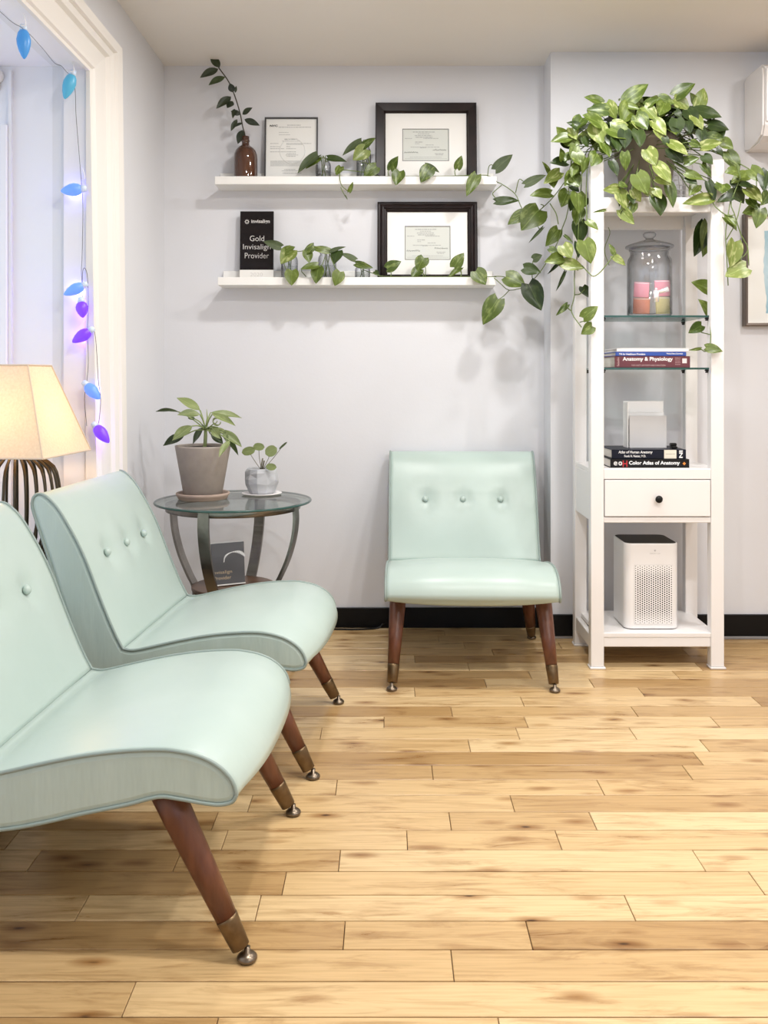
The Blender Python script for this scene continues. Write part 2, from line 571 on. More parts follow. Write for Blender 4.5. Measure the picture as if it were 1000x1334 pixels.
    L(m, n1.outputs['Fac'], bp.inputs['Height'])
    L(m, bp.outputs[0], b.inputs['Normal'])
    rr = N(m, 'ShaderNodeMapRange')
    rr.inputs[3].default_value = 0.22
    rr.inputs[4].default_value = 0.38
    L(m, n1.outputs['Fac'], rr.inputs[0])
    L(m, rr.outputs[0], b.inputs['Roughness'])
    return m

M_plank = plank_material()
M_gap = mat('floor_gap', (0.05, 0.028, 0.014, 1), 0.8)

# ------------------------------------------------------------------ room shell
XL, YB, YP, XP, ZC = -0.979, 3.97, 3.80, 0.683, 2.46
XR, YR = 3.3, -2.6
floor = struct('floor', B(-1.6, XR, YR, YB, -0.06, -0.010), M_gap)
struct('ceiling', B(XL - 0.12, XR, YR, YB, ZC, ZC + 0.1), M_ceil)
struct('wall_back', B(XL - 0.12, XP, YB, YB + 0.12, 0, ZC), M_wall)
struct('wall_back_projecting', B(XP, XR, YP, YB + 0.12, 0, ZC), M_wall)
struct('wall_right', B(XR, XR + 0.12, YR, YP, 0, ZC), M_wall)
OY0, OY1, OZ0, OZ1 = 0.95, 2.95, 0.50, 2.115
bm = bmesh.new()
box(bm, XL - 0.12, XL, YR, OY0, 0, ZC)
box(bm, XL - 0.12, XL, OY1 + 0.02, YB, 0, ZC)
box(bm, XL - 0.12, XL, OY0, OY1 + 0.02, OZ1, ZC)
box(bm, XL - 0.12, XL, OY0, OY1 + 0.02, 0, OZ0)
struct('wall_left', bm, M_wall)
# rear wall with an unseen window opening added for fill light
bm = bmesh.new()
box(bm, XL - 0.12, -0.6, YR - 0.12, YR, 0, ZC)
box(bm, 2.9, XR + 0.12, YR - 0.12, YR, 0, ZC)
box(bm, -0.6, 2.9, YR - 0.12, YR, 0, 0.5)
box(bm, -0.6, 2.9, YR - 0.12, YR, 2.25, ZC)
struct('wall_rear', bm, M_wall)
fr = bmesh.new()
for a in (-0.6, 0.55, 1.70, 2.84):
    box(fr, a, a + 0.06, YR - 0.09, YR - 0.03, 0.5, 2.25)
box(fr, -0.6, 2.9, YR - 0.09, YR - 0.03, 0.5, 0.56)
box(fr, -0.6, 2.9, YR - 0.09, YR - 0.03, 2.19, 2.25)
w2 = struct('window_fill', fr, M_trim)
obj('pane', B(-0.6, 2.9, YR - 0.065, YR - 0.059, 0.5, 2.25), M_pane, w2)

# window recess on the left
XW = -1.50
struct('wall_recess', B(XW - 0.1, XL - 0.12, OY1 + 0.02, OY1 + 0.14, 0, 2.3), M_recess)
struct('wall_recess_near', B(XW - 0.1, XL - 0.12, OY0 - 0.14, OY0 - 0.02, 0, 2.3), M_recess)
struct('ceiling_recess', B(XW - 0.1, XL - 0.12, OY0 - 0.02, OY1 + 0.02, OZ1, OZ1 + 0.1), M_recess)
struct('trim_1', B(XW - 0.1, XL - 0.121, OY0 - 0.02, OY1 + 0.02, OZ0 - 0.10, OZ0, bev=0.004), M_trim)     # ledge
fr = bmesh.new()
for a, b_ in ((OY0 - 0.02, OY0 + 0.05), (1.90, 1.96), (OY1 - 0.05, OY1 + 0.02)):
    box(fr, XW - 0.06, XW, a, b_, OZ0, OZ1)
box(fr, XW - 0.06, XW, OY0, OY1, OZ0, OZ0 + 0.07)
box(fr, XW - 0.06, XW, OY0, OY1, OZ1 - 0.07, OZ1)
w1 = struct('window_1', fr, M_trim)
obj('pane', B(XW - 0.035, XW - 0.029, OY0, OY1, OZ0, OZ1), M_pane, w1)
# jamb lining (far side and head) and narrow upright strips on the recess wall
bm = bmesh.new()
box(bm, -1.055, XL + 0.004, OY1, OY1 + 0.02, OZ0, OZ1)
box(bm, -1.055, XL + 0.004, OY0, OY1, OZ1 - 0.016, OZ1 - 0.001)
struct('trim_2', bm, mat('white_jamb', (0.82, 0.81, 0.83, 1), 0.4))
bm = bmesh.new()
box(bm, -1.262, -1.238, OY1 - 0.006, OY1 + 0.02, 0.95, 1.92, bev=0.003)
box(bm, -1.237, -1.228, OY1 + 0.004, OY1 + 0.02, 0.50, 2.098)
struct('trim_3', bm, M_recess)

# moulded casing round the opening: profile (y from the opening edge outward, x off the wall)
CP = [(-0.012, 0.0), (-0.012, 0.012), (0.004, 0.014), (0.012, 0.022), (0.030, 0.024), (0.040, 0.016), (0.052, 0.018), (0.115, 0.024),
      (0.125, 0.020), (0.135, 0.034), (0.160, 0.040), (0.170, 0.036), (0.176, 0.048), (0.222, 0.052), (0.228, 0.047), (0.228, 0.0)]
KZ = 0.152 / 0.228                          # the head casing is lower than the leg casing is wide
bm = bmesh.new()
def lean(z, t):
    return (0.024 - 0.008 * t) * (2.1 - z) / 1.4
rings = []
for kind in range(4):
    ring = []
    for d, x in CP:
        t = max(0, d) / 0.228
        if kind == 0:
            z, y = OZ0 - 0.10, OY1 + d
        elif kind == 1:
            z, y = OZ1 - 0.016 + d * KZ, OY1 + d
        elif kind == 2:
            z, y = OZ1 - 0.016 + d * KZ, OY0 - d
        else:
            z, y = OZ0 - 0.10, OY0 - d
        ring.append(bm.verts.new((XL + x + (lean(z, t) if x > 0 else 0), y, z)))
    rings.append(ring)
for A, D in zip(rings, rings[1:]):
    for i in range(len(CP) - 1):
        bm.faces.new((A[i], A[i + 1], D[i + 1], D[i]))
for r_ in (rings[0], rings[-1]):
    bm.faces.new(r_)
struct('trim_4', bm, M_trim)

# baseboards
struct('baseboard_back', B(XL, XP - 0.013, YB - 0.013, YB, 0, 0.087, bev=0.002), M_black)
struct('baseboard_return', B(XP - 0.013, XP, YP - 0.013, YB, 0, 0.097, bev=0.002), M_black)
struct('baseboard_right', B(XP, XR, YP - 0.013, YP, 0.012, 0.102, bev=0.002), M_black)
struct('trim_5', B(XP + 0.10, XR, YP - 0.017, YP, 0, 0.012, bev=0.002), M_grey)
struct('baseboard_left', B(XL, XL + 0.013, 2.0, YB - 0.013, 0, 0.087, bev=0.002), M_black)

# ------------------------------------------------------------------ floor planks
PW, PY0 = 0.0915, 1.647
JO = {-1: [168], 0: [589], 1: [448, 689], 2: [107, 336, 820], 3: [370, 985], 4: [231, 442, 910], 5: [530, 727], 6: [586, 772], 7: [667],
      8: [438, 782], 9: [563, 895], 10: [909], 11: [611, 917], 12: [418, 674, 824], 13: [500, 685, 931], 14: [588, 826], 15: [680, 985],
      16: [540, 835], 17: [632, 770], 18: [505, 690, 880], 19: [610, 910], 20: [540, 778]}
rp = random.Random(5)
far_bm = bmesh.new()
k = -4
while PY0 + k * PW < YB - 0.001:
    y0 = PY0 + k * PW
    y1 = min(y0 + PW, YB)
    ym = (y0 + y1) / 2
    js = sorted((j - 505) * ym / F for j in JO.get(k, []))
    seen_l, seen_r = ((400 if k > 4 else 60) - 505) * ym / F, (1000 - 505) * ym / F
    if not js:
        js = [rp.uniform(-0.5, 0.5)]
    xs = list(js)
    x = xs[-1]
    while x < XR - 0.9:
        x = max(x + rp.uniform(0.35, 0.95), seen_r + rp.uniform(0.02, 0.3) if k in JO and x < seen_r else x)
        x = x if x > xs[-1] + 0.2 else xs[-1] + 0.3
        xs.append(x)
    x = xs[0]
    while x > XL + 0.25:
        x = x - rp.uniform(0.3, 0.75)
        if k in JO and x > seen_l:
            x = seen_l - rp.uniform(0.02, 0.2)
        xs.insert(0, x)
    xs = [XL] + [q for q in xs if XL + 0.06 < q < XR - 0.06] + [XR]
    for a, b_ in zip(xs, xs[1:]):
        dz = rp.uniform(-0.0006, 0.0)
        if y1 < 1.36 or a > 1.9:
            box(far_bm, a + 0.0007, b_ - 0.0007, y0 + 0.0007, y1 - 0.0007, -0.0099, dz)
        else:
            obj('floor_plank', B(a + 0.0008, b_ - 0.0008, y0 + 0.0015, y1 - 0.0015, -0.0099, dz, bev=0.0010), M_plank, floor)
    k += 1
y = PY0 - 4 * PW
while y > YR + PW:
    xs = [XL] + [XL + 0.7 * i + rp.uniform(0.1, 0.6) for i in range(1, 6)] + [XR]
    for a, b_ in zip(xs, xs[1:]):
        box(far_bm, a + 0.0007, b_ - 0.0007, y - PW + 0.0007, y - 0.0007, -0.0099, 0)
    y -= PW
obj('plank_field', far_bm, M_plank, floor, kind='stuff')

# ------------------------------------------------------------------ lounge chairs
TOP = [(0, .323), (.0085, .347), (.03, .371), (.065, .39), (.108, .400), (.15, .4026), (.221, .398), (.292, .388), (.364, .373), (.434, .356), (.475, .347), (.502, .350)]
BFR = [(.502, .350), (.520, .385), (.546, .448), (.572, .518), (.596, .585), (.622, .645), (.648, .695), (.672, .735), (.693, .759), (.710, .772), (.724, .774), (.735, .765), (.740, .748)]
REAR = [(.740, .748), (.735, .72), (.70, .61), (.658, .47), (.625, .355), (.605, .29), (.575, .255)]
BOT = [(.575, .255), (.50, .243), (.434, .248), (.364, .262), (.292, .28), (.207, .299), (.15, .3145), (.115, .313), (.058, .3045), (.03, .303), (.008, .309), (0, .323)]
CW = 0.305
def deeper(rows):
    return [(u if u < .43 else .43 + (u - .43) * 1.085, z) for u, z in rows]
TOP, BFR, REAR, BOT = map(deeper, (TOP, BFR, REAR, BOT))
def dense(poly, per=3):
    return crom([(a, b_, 0) for a, b_ in poly], per)

def cushion(loop, disp):
    """closed loop of (u, z, weight) lofted over the width, puffed out along its own normal"""
    bm = bmesh.new()
    n, cols = len(loop), 37
    ts = [-1 + 2 * i / (cols - 1) for i in range(cols)]
    ts = [math.copysign(abs(t) ** 0.85, t) for t in ts]
    nrm = []
    for i in range(n):
        a, b_ = loop[i - 1], loop[(i + 1) % n]
        d = Vector((b_[0] - a[0], b_[1] - a[1]))
        d = d.normalized() if d.length > 1e-9 else Vector((1, 0))
        nrm.append(Vector((-d.y, d.x)))
    grid = []
    for t in ts:
        col = []
        for i, p in enumerate(loop):
            h = disp(t, p[0], p[1], p[2])
            q = Vector((p[0], p[1])) + nrm[i] * h
            col.append(bm.verts.new((t * CW, q.x, q.y)))
        grid.append(col)
    for A, D in zip(grid, grid[1:]):
        for i in range(n):
            bm.faces.new((A[i], A[(i + 1) % n], D[(i + 1) % n], D[i]))
    bm.faces.new(grid[0])
    bm.faces.new(grid[-1][::-1])
    return bm

BUTTONS = [(-0.157, .585), (0.0, .585), (0.157, .585)]
def seat_disp(t, u, z, wgt):
    c = 1 - abs(t) ** 2.6
    h = (0.016 + 0.018 * max(0.0, 1 - u / 0.16)) * c * wgt
    if wgt < 0:                                   # underside sags at the middle of the front
        h = -wgt * 0.017 * c
    pull = math.exp(-((u - 0.50) / 0.035) ** 2)
    h -= 0.0015 * pull * (0.7 + 0.3 * math.sin(t * 9 + 1))
    return h
def back_disp(t, u, z, wgt):
    c = 1 - abs(t) ** 2.6
    h = 0.016 * c * wgt
    x = t * CW
    if wgt > 0.15:
        for bx_, bz_ in BUTTONS:
            d2 = (x - bx_) ** 2 + (z - bz_) ** 2
            h -= 0.013 * math.exp(-d2 / (0.030 ** 2)) + 0.006 * math.exp(-d2 / (0.085 ** 2))
        if abs(x) < 0.17:
            h -= 0.003 * math.exp(-((z - .585) / 0.012) ** 2)
    return h

t_ = dense(TOP)
seat_loop = [(p.x, p.y, math.sin(min(1, (0.50 - p.x) / 0.09 + 0.02) * PI / 2) if p.x > 0.40 else 1.0) for p in t_]
seat_loop += [(.555, .31, 0.0), (.600, .268, 0.0)]
b__ = dense(BOT)
seat_loop += [(p.x, p.y, -max(0.0, 1 - p.x / 0.28)) for p in b__[:-1]]
f_ = dense(BFR)
back_loop = []
for p in f_:
    zz = (p.y - .35) / .42
    back_loop.append((p.x, p.y, max(0.0, math.sin(min(1, max(0, zz)) * PI)) ** 0.6 if p.y > .352 else 0.0))
back_loop += [(p.x, p.y, 0.12) for p in dense(REAR)[1:-1]]
back_loop += [(.600, .268, 0.0), (.555, .31, 0.0)]
outline = [(p.x, p.y) for p in t_] + [(p.x, p.y) for p in f_[1:]] + [(p.x, p.y) for p in dense(REAR)[1:]] + [(p.x, p.y) for p in b__[1:-1]]
# orientation: loops run nose -> over the top -> back, so the left-hand normal points up/outward

def side_panel_bm(s):
    """skin of one side: two rings stepping out to a slightly puffed face"""
    bm = bmesh.new()
    n = len(outline)
    A = [bm.verts.new((s * CW, u, z)) for u, z in outline]
    inner = []
    for i, (u, z) in enumerate(outline):
        a, b_ = outline[i - 1], outline[(i + 1) % n]
        d = Vector((b_[0] - a[0], b_[1] - a[1])).normalized()
        inner.append((u + d.y * 0.012, z - d.x * 0.012))
    D = [bm.verts.new((s * (CW + 0.004), u, z)) for u, z in inner]
    for i in range(n):
        bm.faces.new((A[i], A[(i + 1) % n], D[(i + 1) % n], D[i]))
    bm.faces.new(D)
    return bm

def make_chair(label, loc, rz):
    r = thing('lounge_chair', label, 'chair', loc, (0, 0, rz), 'mint vinyl lounge chairs')
    obj('seat', cushion(seat_loop, seat_disp), M_vinyl, r, smooth=True)
    obj('backrest', cushion(back_loop, back_disp), M_vinyl, r, smooth=True)
    for s in (-1, 1):
        obj('side_panel', side_panel_bm(s), M_vinyls, r)
        obj('piping', tube(bmesh.new(), [(s * (CW + 0.002), u, z) for u, z in outline], 0.0042, 6, closed=True), M_vinyl2, r, smooth=True)
    for bx_, bz_ in BUTTONS:
        bm = bmesh.new()
        prof = [(0, 0.009), (0.005, 0.0085), (0.009, 0.006), (0.0118, 0.002), (0.0122, -0.002), (0.010, -0.006), (0, -0.008)]
        lathe(bm, prof, n=16)
        yb_ = .6115
        tilt = Matrix.Translation((bx_, yb_ - 0.003, bz_ + 0.002)) @ Euler((PI / 2 - 0.36, 0, 0)).to_matrix().to_4x4()
        bm.transform(tilt)
        obj('button', bm, M_vinyl, r, smooth=True)
    for s in (-1, 1):
        for front in (1, 0):
            top = Vector((s * 0.262, 0.155, 0.325)) if front else Vector((s * 0.250, 0.505, 0.275))
            foot = Vector((s * 0.284, -0.015, 0.0)) if front else Vector((s * 0.288, 0.625, 0.0))
            d = (top - foot)
            q = lambda f: foot + d * f
            lg = obj('leg', tube(bmesh.new(), [q(1.0), q(.8), q(.5), q(.235)], [.031, .0295, .025, .0205], 20), M_walnut, r, smooth=True)
            obj('ferrule', tube(bmesh.new(), [q(.24), q(.225), q(.075), q(.07)], [.0212, .0212, .0178, .014], 20), M_brass, lg, smooth=True, label='aged brass ferrule')
            g = bmesh.new()
            lathe(g, [(0, .026), (.006, .026), (.006, .016), (.013, .014), (.0185, .009), (.0195, .005), (.017, .001), (0, 0.0)], foot.x, foot.y, 0, 20)
            obj('glide', g, M_bronze, lg, smooth=True, label='round metal glide foot')
    return r

chair_back = make_chair('mint green vinyl slipper chair facing the camera against the back wall', (0.298, 3.178, 0), math.radians(-1.5))
def copy_tree(o, parent=None):
    c = o.copy()
    C.objects.link(c)
    c.parent = parent
    for ch in list(o.children):
        copy_tree(ch, c)
    return c
def place_chair(label, loc, rz):
    c = copy_tree(chair_back)
    c.location = loc
    c.rotation_euler = (0, 0, rz)
    c['label'] = label
    return c
place_chair('mint green vinyl slipper chair between the nearest chair and the glass table', (-0.200, 2.762, 0), math.radians(86.1))
place_chair('nearest mint green vinyl slipper chair, cut off by the left edge of the photo', (-0.266, 1.990, 0), math.radians(87.2))

# ------------------------------------------------------------------ picture ledges
LX0, LX1, LYF = -0.732, 0.461, 3.83
def ledge(zb, zl, zt, label, x0, x1):
    r = thing('picture_ledge', label, 'shelf', ((x0 + x1) / 2, YB, zb), group='white picture ledges')
    obj('back_panel', B(x0, x1, YB - 0.015, YB - 0.0005, zb + 0.001, zt, bev=0.0015), M_ledge, r, world=True)
    obj('bottom_board', B(x0, x1, LYF + 0.012, YB - 0.015, zb, zb + 0.012, bev=0.001), M_ledge, r, world=True)
    obj('front_lip', B(x0, x1, LYF, LYF + 0.012, zb, zl, bev=0.0015), M_ledge, r, world=True)
    return r
ZU, ZLW = 1.911, 1.4846
ledge(ZU, 1.9455, 1.985, 'upper long white picture ledge holding the amber bottle', LX0, LX1)
ledge(ZLW, 1.5187, 1.559, 'lower long white picture ledge holding the black plaque', -0.719, 0.457)
FU, FL = ZU + 0.0125, ZLW + 0.0125          # standing surfaces

# ------------------------------------------------------------------ things on the ledges
def frame_ring(bm, w_, h_, fw, prof):
    """mitred picture frame in local x/z (base at z=0, centred in x, facing -y); prof: (distance from outer edge 0..fw, y)"""
    cs = [(-1, 0), (1, 0), (1, 1), (-1, 1)]
    rings = []
    for sx, top in cs:
        ring = []
        for d, yy in prof:
            ring.append(bm.verts.new((sx * (w_ / 2 - d), yy, (h_ - d) if top else d)))
        rings.append(ring)
    for i in range(4):
        A, D = rings[i], rings[(i + 1) % 4]
        for j in range(len(prof)):
            j2 = (j + 1) % len(prof)
            bm.faces.new((A[j], A[j2], D[j2], D[j]))
    return bm

def diploma(label, xc, z0, w_, h_, fw, prof, doc, lean_, yb, seed):
    r = thing('framed_certificate', label, 'picture frame', (xc, yb, z0), (-lean_, 0, 0), 'dark framed certificates')
    obj('frame', frame_ring(bmesh.new(), w_, h_, fw, prof), M_espresso, r)
    x0, x1, a0, a1 = doc
    m_ = bmesh.new()                                  # window mount: four strips round the opening
    iw, ih0, ih1 = w_ / 2 - fw + 0.004, fw - 0.004, h_ - fw + 0.004
    box(m_, -iw, x0, -0.004, -0.002, ih0, ih1)
    box(m_, x1, iw, -0.004, -0.002, ih0, ih1)
    box(m_, x0, x1, -0.004, -0.002, ih0, a0)
    box(m_, x0, x1, -0.004, -0.002, a1, ih1)
    mo = obj('mat_board', m_, M_matb, r)
    e_ = bmesh.new()
    t = 0.0028
    box(e_, x0 - t, x1 + t, -0.0046, -0.0042, a1, a1 + t)
    box(e_, x0 - t, x1 + t, -0.0046, -0.0042, a0 - t, a0)
    box(e_, x0 - t, x0, -0.0046, -0.0042, a0, a1)
    box(e_, x1, x1 + t, -0.0046, -0.0042, a0, a1)
    obj('mat_bevel', e_, M_ink, mo)
    ce = obj('certificate', B(x0 - 0.001, x1 + 0.001, -0.0015, 0.0, a0 - 0.001, a1 + 0.001), M_cert, r)
    obj('backing', B(-iw, iw, 0.0003, 0.004, ih0, ih1), M_dark, r)
    W, H = x1 - x0, a1 - a0
    at = lambda f0, f1, g, h: (x0 + W * f0, x0 + W * f1, a0 + H * g, h)
    rows = [at(.22, .70, .905, .004), at(.33, .58, .85, .003), at(.26, .64, .79, .004), at(.28, .66, .735, .004), at(.45, .78, .70, .003),
            at(.04, .2, .70, .003), at(.27, .44, .58, .004), at(.27, .36, .53, .003), at(.5, .68, .49, .003), at(.17, .8, .42, .003),
            at(.38, .5, .40, .003), at(.70, .9, .21, .003), at(.72, .88, .17, .003), at(.15, .85, .10, .002), at(.04, .97, .055, .0015)]
    bm = print_lines(bmesh.new(), rows, -0.0019, seed)
    obj('fine_print', bm, M_inkl, ce, kind='stuff')
    # two handwritten signatures
    s_ = bmesh.new()
    rr = random.Random(seed + 9)
    for f0, f1, g in ((.03, .33, .25), (.66, .95, .33)):
        n = 22
        pts = [(x0 + W * (f0 + (f1 - f0) * i / n), -0.002, a0 + H * (g + (0.035 if i % 2 else -0.01) * rr.uniform(0.3, 1.3))) for i in range(n + 1)]
        tube(s_, pts, 0.0007, 4)
    obj('signature', s_, M_inkd, ce)
    return r

PF1 = [(0, 0.0), (0, -0.020), (0.003, -0.024), (0.036, -0.022), (0.038, -0.017), (0.043, -0.010), (0.043, 0.0)]
PF2 = [(0, 0.0), (0, -0.014), (0.004, -0.018), (0.012, -0.018), (0.014, -0.021), (0.021, -0.026), (0.028, -0.024), (0.030, -0.017), (0.036, -0.015), (0.038, -0.010), (0.043, -0.008), (0.043, 0.0)]
YF = 3.93
s1 = YF / F
diploma('black framed certificate with white mat on the upper ledge', 0.166, FU, .438, .366, .042, PF1, (-0.1, 0.097, .114, .252), math.radians(4.5), YF, 3)
diploma('dark brown framed certificate with white mat on the lower ledge', 0.172, FL, .434, .362, .042, PF2, (-0.0955, 0.0975, .111, .255), math.radians(4.5), YF, 8)

# city document in a thin gunmetal frame
dc = thing('framed_document', 'thin framed white document beside the amber bottle on the upper ledge', 'picture frame', (-0.4195, 3.93, FU), (-math.radians(4), 0, 0))
dw, dh = .231, .303
obj('frame', frame_ring(bmesh.new(), dw, dh, .006, [(0, 0), (0, -.012), (.006, -.012), (.006, 0)]), M_gun, dc)
pp = obj('paper', B(-dw / 2 + .005, dw / 2 - .005, -.004, .001, .005, dh - .005), M_paper, dc)
obj('city_logo_lettering', text_bm('NYC', -0.094, -0.060, .262, .2715, -.0042, bold=0.045), M_inkd, pp)
rows = [(-.018, .04, .268, .0035), (-.056, .085, .259, .003), (-.054, -.012, .236, .002), (-.054, -.006, .226, .002), (-.03, .026, .205, .0045), (-.04, .04, .1975, .0022),
        (-.092, -.055, .187, .0026), (-.022, .088, .187, .0026), (-.022, .05, .183, .0022), (-.092, -.05, .173, .0026), (-.022, -.005, .173, .0026), (-.092, -.03, .164, .0026), (-.022, .02, .164, .0026),
        (-.092, .02, .150, .0028), (-.02, .02, .142, .0026), (-.024, .03, .136, .0026), (-.02, .02, .130, .0026)]
for i in range(7):
    rows.append((-.09, .09, .110 - .0036 * i, .0018))
rows += [(-.03, .02, .072, .0024), (-.04, .03, .066, .0024), (-.036, .045, .056, .0024)]
obj('fine_print', print_lines(bmesh.new(), rows, -.0043, 4), M_inkl, pp, kind='stuff')
bm = bmesh.new()
tube(bm, [(.005 + .055 * math.cos(a * PI / 16), -.0041, .155 + .055 * math.sin(a * PI / 16)) for a in range(32)], .0016, 4, closed=True)
obj('seal_watermark', bm, mat('watermark', (.72, .72, .70, 1), .8), pp)

# gold provider plaque on the lower ledge
pl = thing('award_plaque', 'black award plaque with silver lettering and white base on the lower ledge', 'plaque', (-0.5675, 3.925, FL), (-math.radians(3), 0, 0))
hw = .0725
plb = obj('black_panel', B(-hw, hw, -.012, 0, .062, .318, bev=.001), M_plq, pl)
wb = obj('white_base', B(-hw - .0005, hw + .0005, -.013, 0, 0, .062, bev=.001), M_plqw, pl)
obj('brand_lettering', text_bm('invisalign', -.024, .056, .262, .282, -.0122, bold=.02), M_silver, plb)
bm = bmesh.new()
for i in range(8):                                    # starburst mark
    a = i * PI / 4
    c_, s_ = math.cos(a), math.sin(a)
    pts = []
    for r_, o_ in ((.0055, -.0022), (.0055, .0022), (.0105, 0.0009), (.0105, -.0009)):
        pts.append(bm.verts.new((-.043 + c_ * r_ - s_ * o_, -.0124, .272 + s_ * r_ + c_ * o_)))
    bm.faces.new(pts)
tube(bm, [(-.043 + .0058 * math.cos(i * PI / 8), -.0124, .272 + .0058 * math.sin(i * PI / 8)) for i in range(16)], .0013, 4, closed=True)
obj('starburst_mark', bm, M_silver, plb)
obj('gold_lettering', text_bm('Gold', -.030, .032, .187, .211, -.0122, bold=-.007), M_silver, plb)
obj('gold_lettering', text_bm('Invisalign', -.059, .060, .144, .174, -.0122, bold=-.007), M_silver, plb)
obj('gold_lettering', text_bm('Provider', -.051, .053, .112, .136, -.0122, bold=-.007), M_silver, plb)
obj('year_lettering', text_bm('2020', -.027, .027, .034, .049, -.0132, bold=-.012), mat('pale_year', (.62, .60, .57, 1), .4), wb)
obj('name_lettering', text_bm('Gold Provider', -.027, .027, .0255, .0305, -.0132), M_ink, wb)
obj('name_lettering', text_bm('Dr. Alan Francis', -.027, .027, .0115, .017, -.0132), M_ink, wb)
bm = bmesh.new()
for s in (-1, 1):
    b2 = lathe(bmesh.new(), [(0, .0015), (.002, .001), (.002, 0)], n=8)
    b2.transform(Matrix.Translation((s * .066, -.013, .024)) @ Euler((PI / 2, 0, 0)).to_matrix().to_4x4())
    me = bpy.data.meshes.new('x'); b2.to_mesh(me); b2.free(); bm.from_mesh(me); bpy.data.meshes.remove(me)
obj('screw', bm, M_nickel, wb)

# amber bottle with sprig
ab_x, ab_y = -0.6115, 3.895
ab = thing('amber_bottle', 'round amber glass bottle at the left end of the upper ledge', 'bottle', (ab_x, ab_y, FU))
obj('body', lathe(bmesh.new(), [(0, .002), (.044, 0), (.0495, .006), (.0505, .02), (.0505, .110), (.049, .128), (.044, .144), (.034, .157), (.022, .165), (.0165, .171), (.0155, .182),
                                (.018, .184), (.0185, .190), (.0165, .192), (.017, .206), (.0145, .207), (.0125, .200), (.0125, .17), (0.0, .165)], n=36), M_amber, ab, smooth=True)

def leaf_mesh(kind, fold, droop, name, thick=True):
    """unit leaf: base at the origin, tip at y=1, face towards +z"""
    bm = bmesh.new()
    rows = 9
    cols = [-1, -0.55, 0, 0.55, 1]
    grid = []
    for i in range(rows):
        t = i / (rows - 1)
        if kind == 'heart':
            hw_ = 0.40 * (math.sin(PI * min(1, (t * 0.93 + 0.07)) ** 0.68)) ** 0.85 if t < 1 else 0.0
            back = 0.13 * (1 - t) ** 3
        elif kind == 'oval':
            hw_ = 0.40 * math.sin(PI * t ** 0.85) ** 0.9 if 0 < t < 1 else 0.0
            back = 0
        else:                                     # round
            hw_ = 0.48 * math.sqrt(max(0, 1 - (2 * t - 1) ** 2))
            back = 0
        if hw_ < 1e-4:
            hw_ = 0.004
        row = []
        for s in cols:
            x = s * hw_
            y_ = t - back * abs(s)
            z_ = fold * abs(x) - droop * t * t + 0.02 * math.sin(7 * t + 3 * s)
            row.append(bm.verts.new((x, y_, z_)))
        grid.append(row)
    for A, D in zip(grid, grid[1:]):
        for j in range(len(cols) - 1):
            bm.faces.new((A[j], A[j + 1], D[j + 1], D[j]))
    me = bpy.data.meshes.new(name)
    bm.to_mesh(me)
    bm.free()
    me.polygons.foreach_set('use_smooth', [True] * len(me.polygons))
    me.materials.append(M_leaf)
    return me

LEAF = {}
for kd in ('heart', 'oval', 'round'):
    LEAF[kd] = [leaf_mesh(kd, f, d, kd + '_leaf') for f, d in ((0.18, 0.10), (0.10, 0.20), (0.28, 0.06), (0.08, 0.02))]
NATW = {'heart': 0.80, 'oval': 0.80, 'round': 0.96}
MESH_CACHE = {}
def leaf_data(kind, var, tone):
    key = (kind, var, tone)
    if key not in MESH_CACHE:
        me = LEAF[kind][var].copy()
        me.materials.clear()
        me.materials.append(LM[tone])
        MESH_CACHE[key] = me
    return MESH_CACHE[key]

rl = random.Random(21)
def leaf(parent, base, tip, w_=0.7, tone='m', kind='heart', nrm=None, var=None):
    base, tip = Vector(base), Vector(tip)
    yv = tip - base
    ln = yv.length
    yv.normalize()
    if nrm is None:
        nrm = Vector((rl.uniform(-.35, .35), -1, rl.uniform(-.1, .55)))
    zv = nrm - yv * nrm.dot(yv)
    if zv.length < 1e-3:
        zv = yv.orthogonal()
    zv.normalize()
    xv = yv.cross(zv)
    sx = w_ / NATW[kind] * ln * (1.0 if kind != 'heart' or w_ <= .3 else 1.22 if w_ < .8 else 1.06)
    m_ = Matrix(((xv.x * sx, yv.x * ln, zv.x * ln, base.x), (xv.y * sx, yv.y * ln, zv.y * ln, base.y), (xv.z * sx, yv.z * ln, zv.z * ln, base.z), (0, 0, 0, 1)))
    if var is None:
        var = rl.randrange(3) if kind != 'round' else 3
    o = bpy.data.objects.new('leaf', leaf_data(kind, var, tone))
    C.objects.link(o)
    o.parent = parent
    o.matrix_basis = wmat(parent).inverted() @ m_
    return o

def crop(ox, oy, s):
    return lambda x, y: (ox + x / s, oy + y / s)

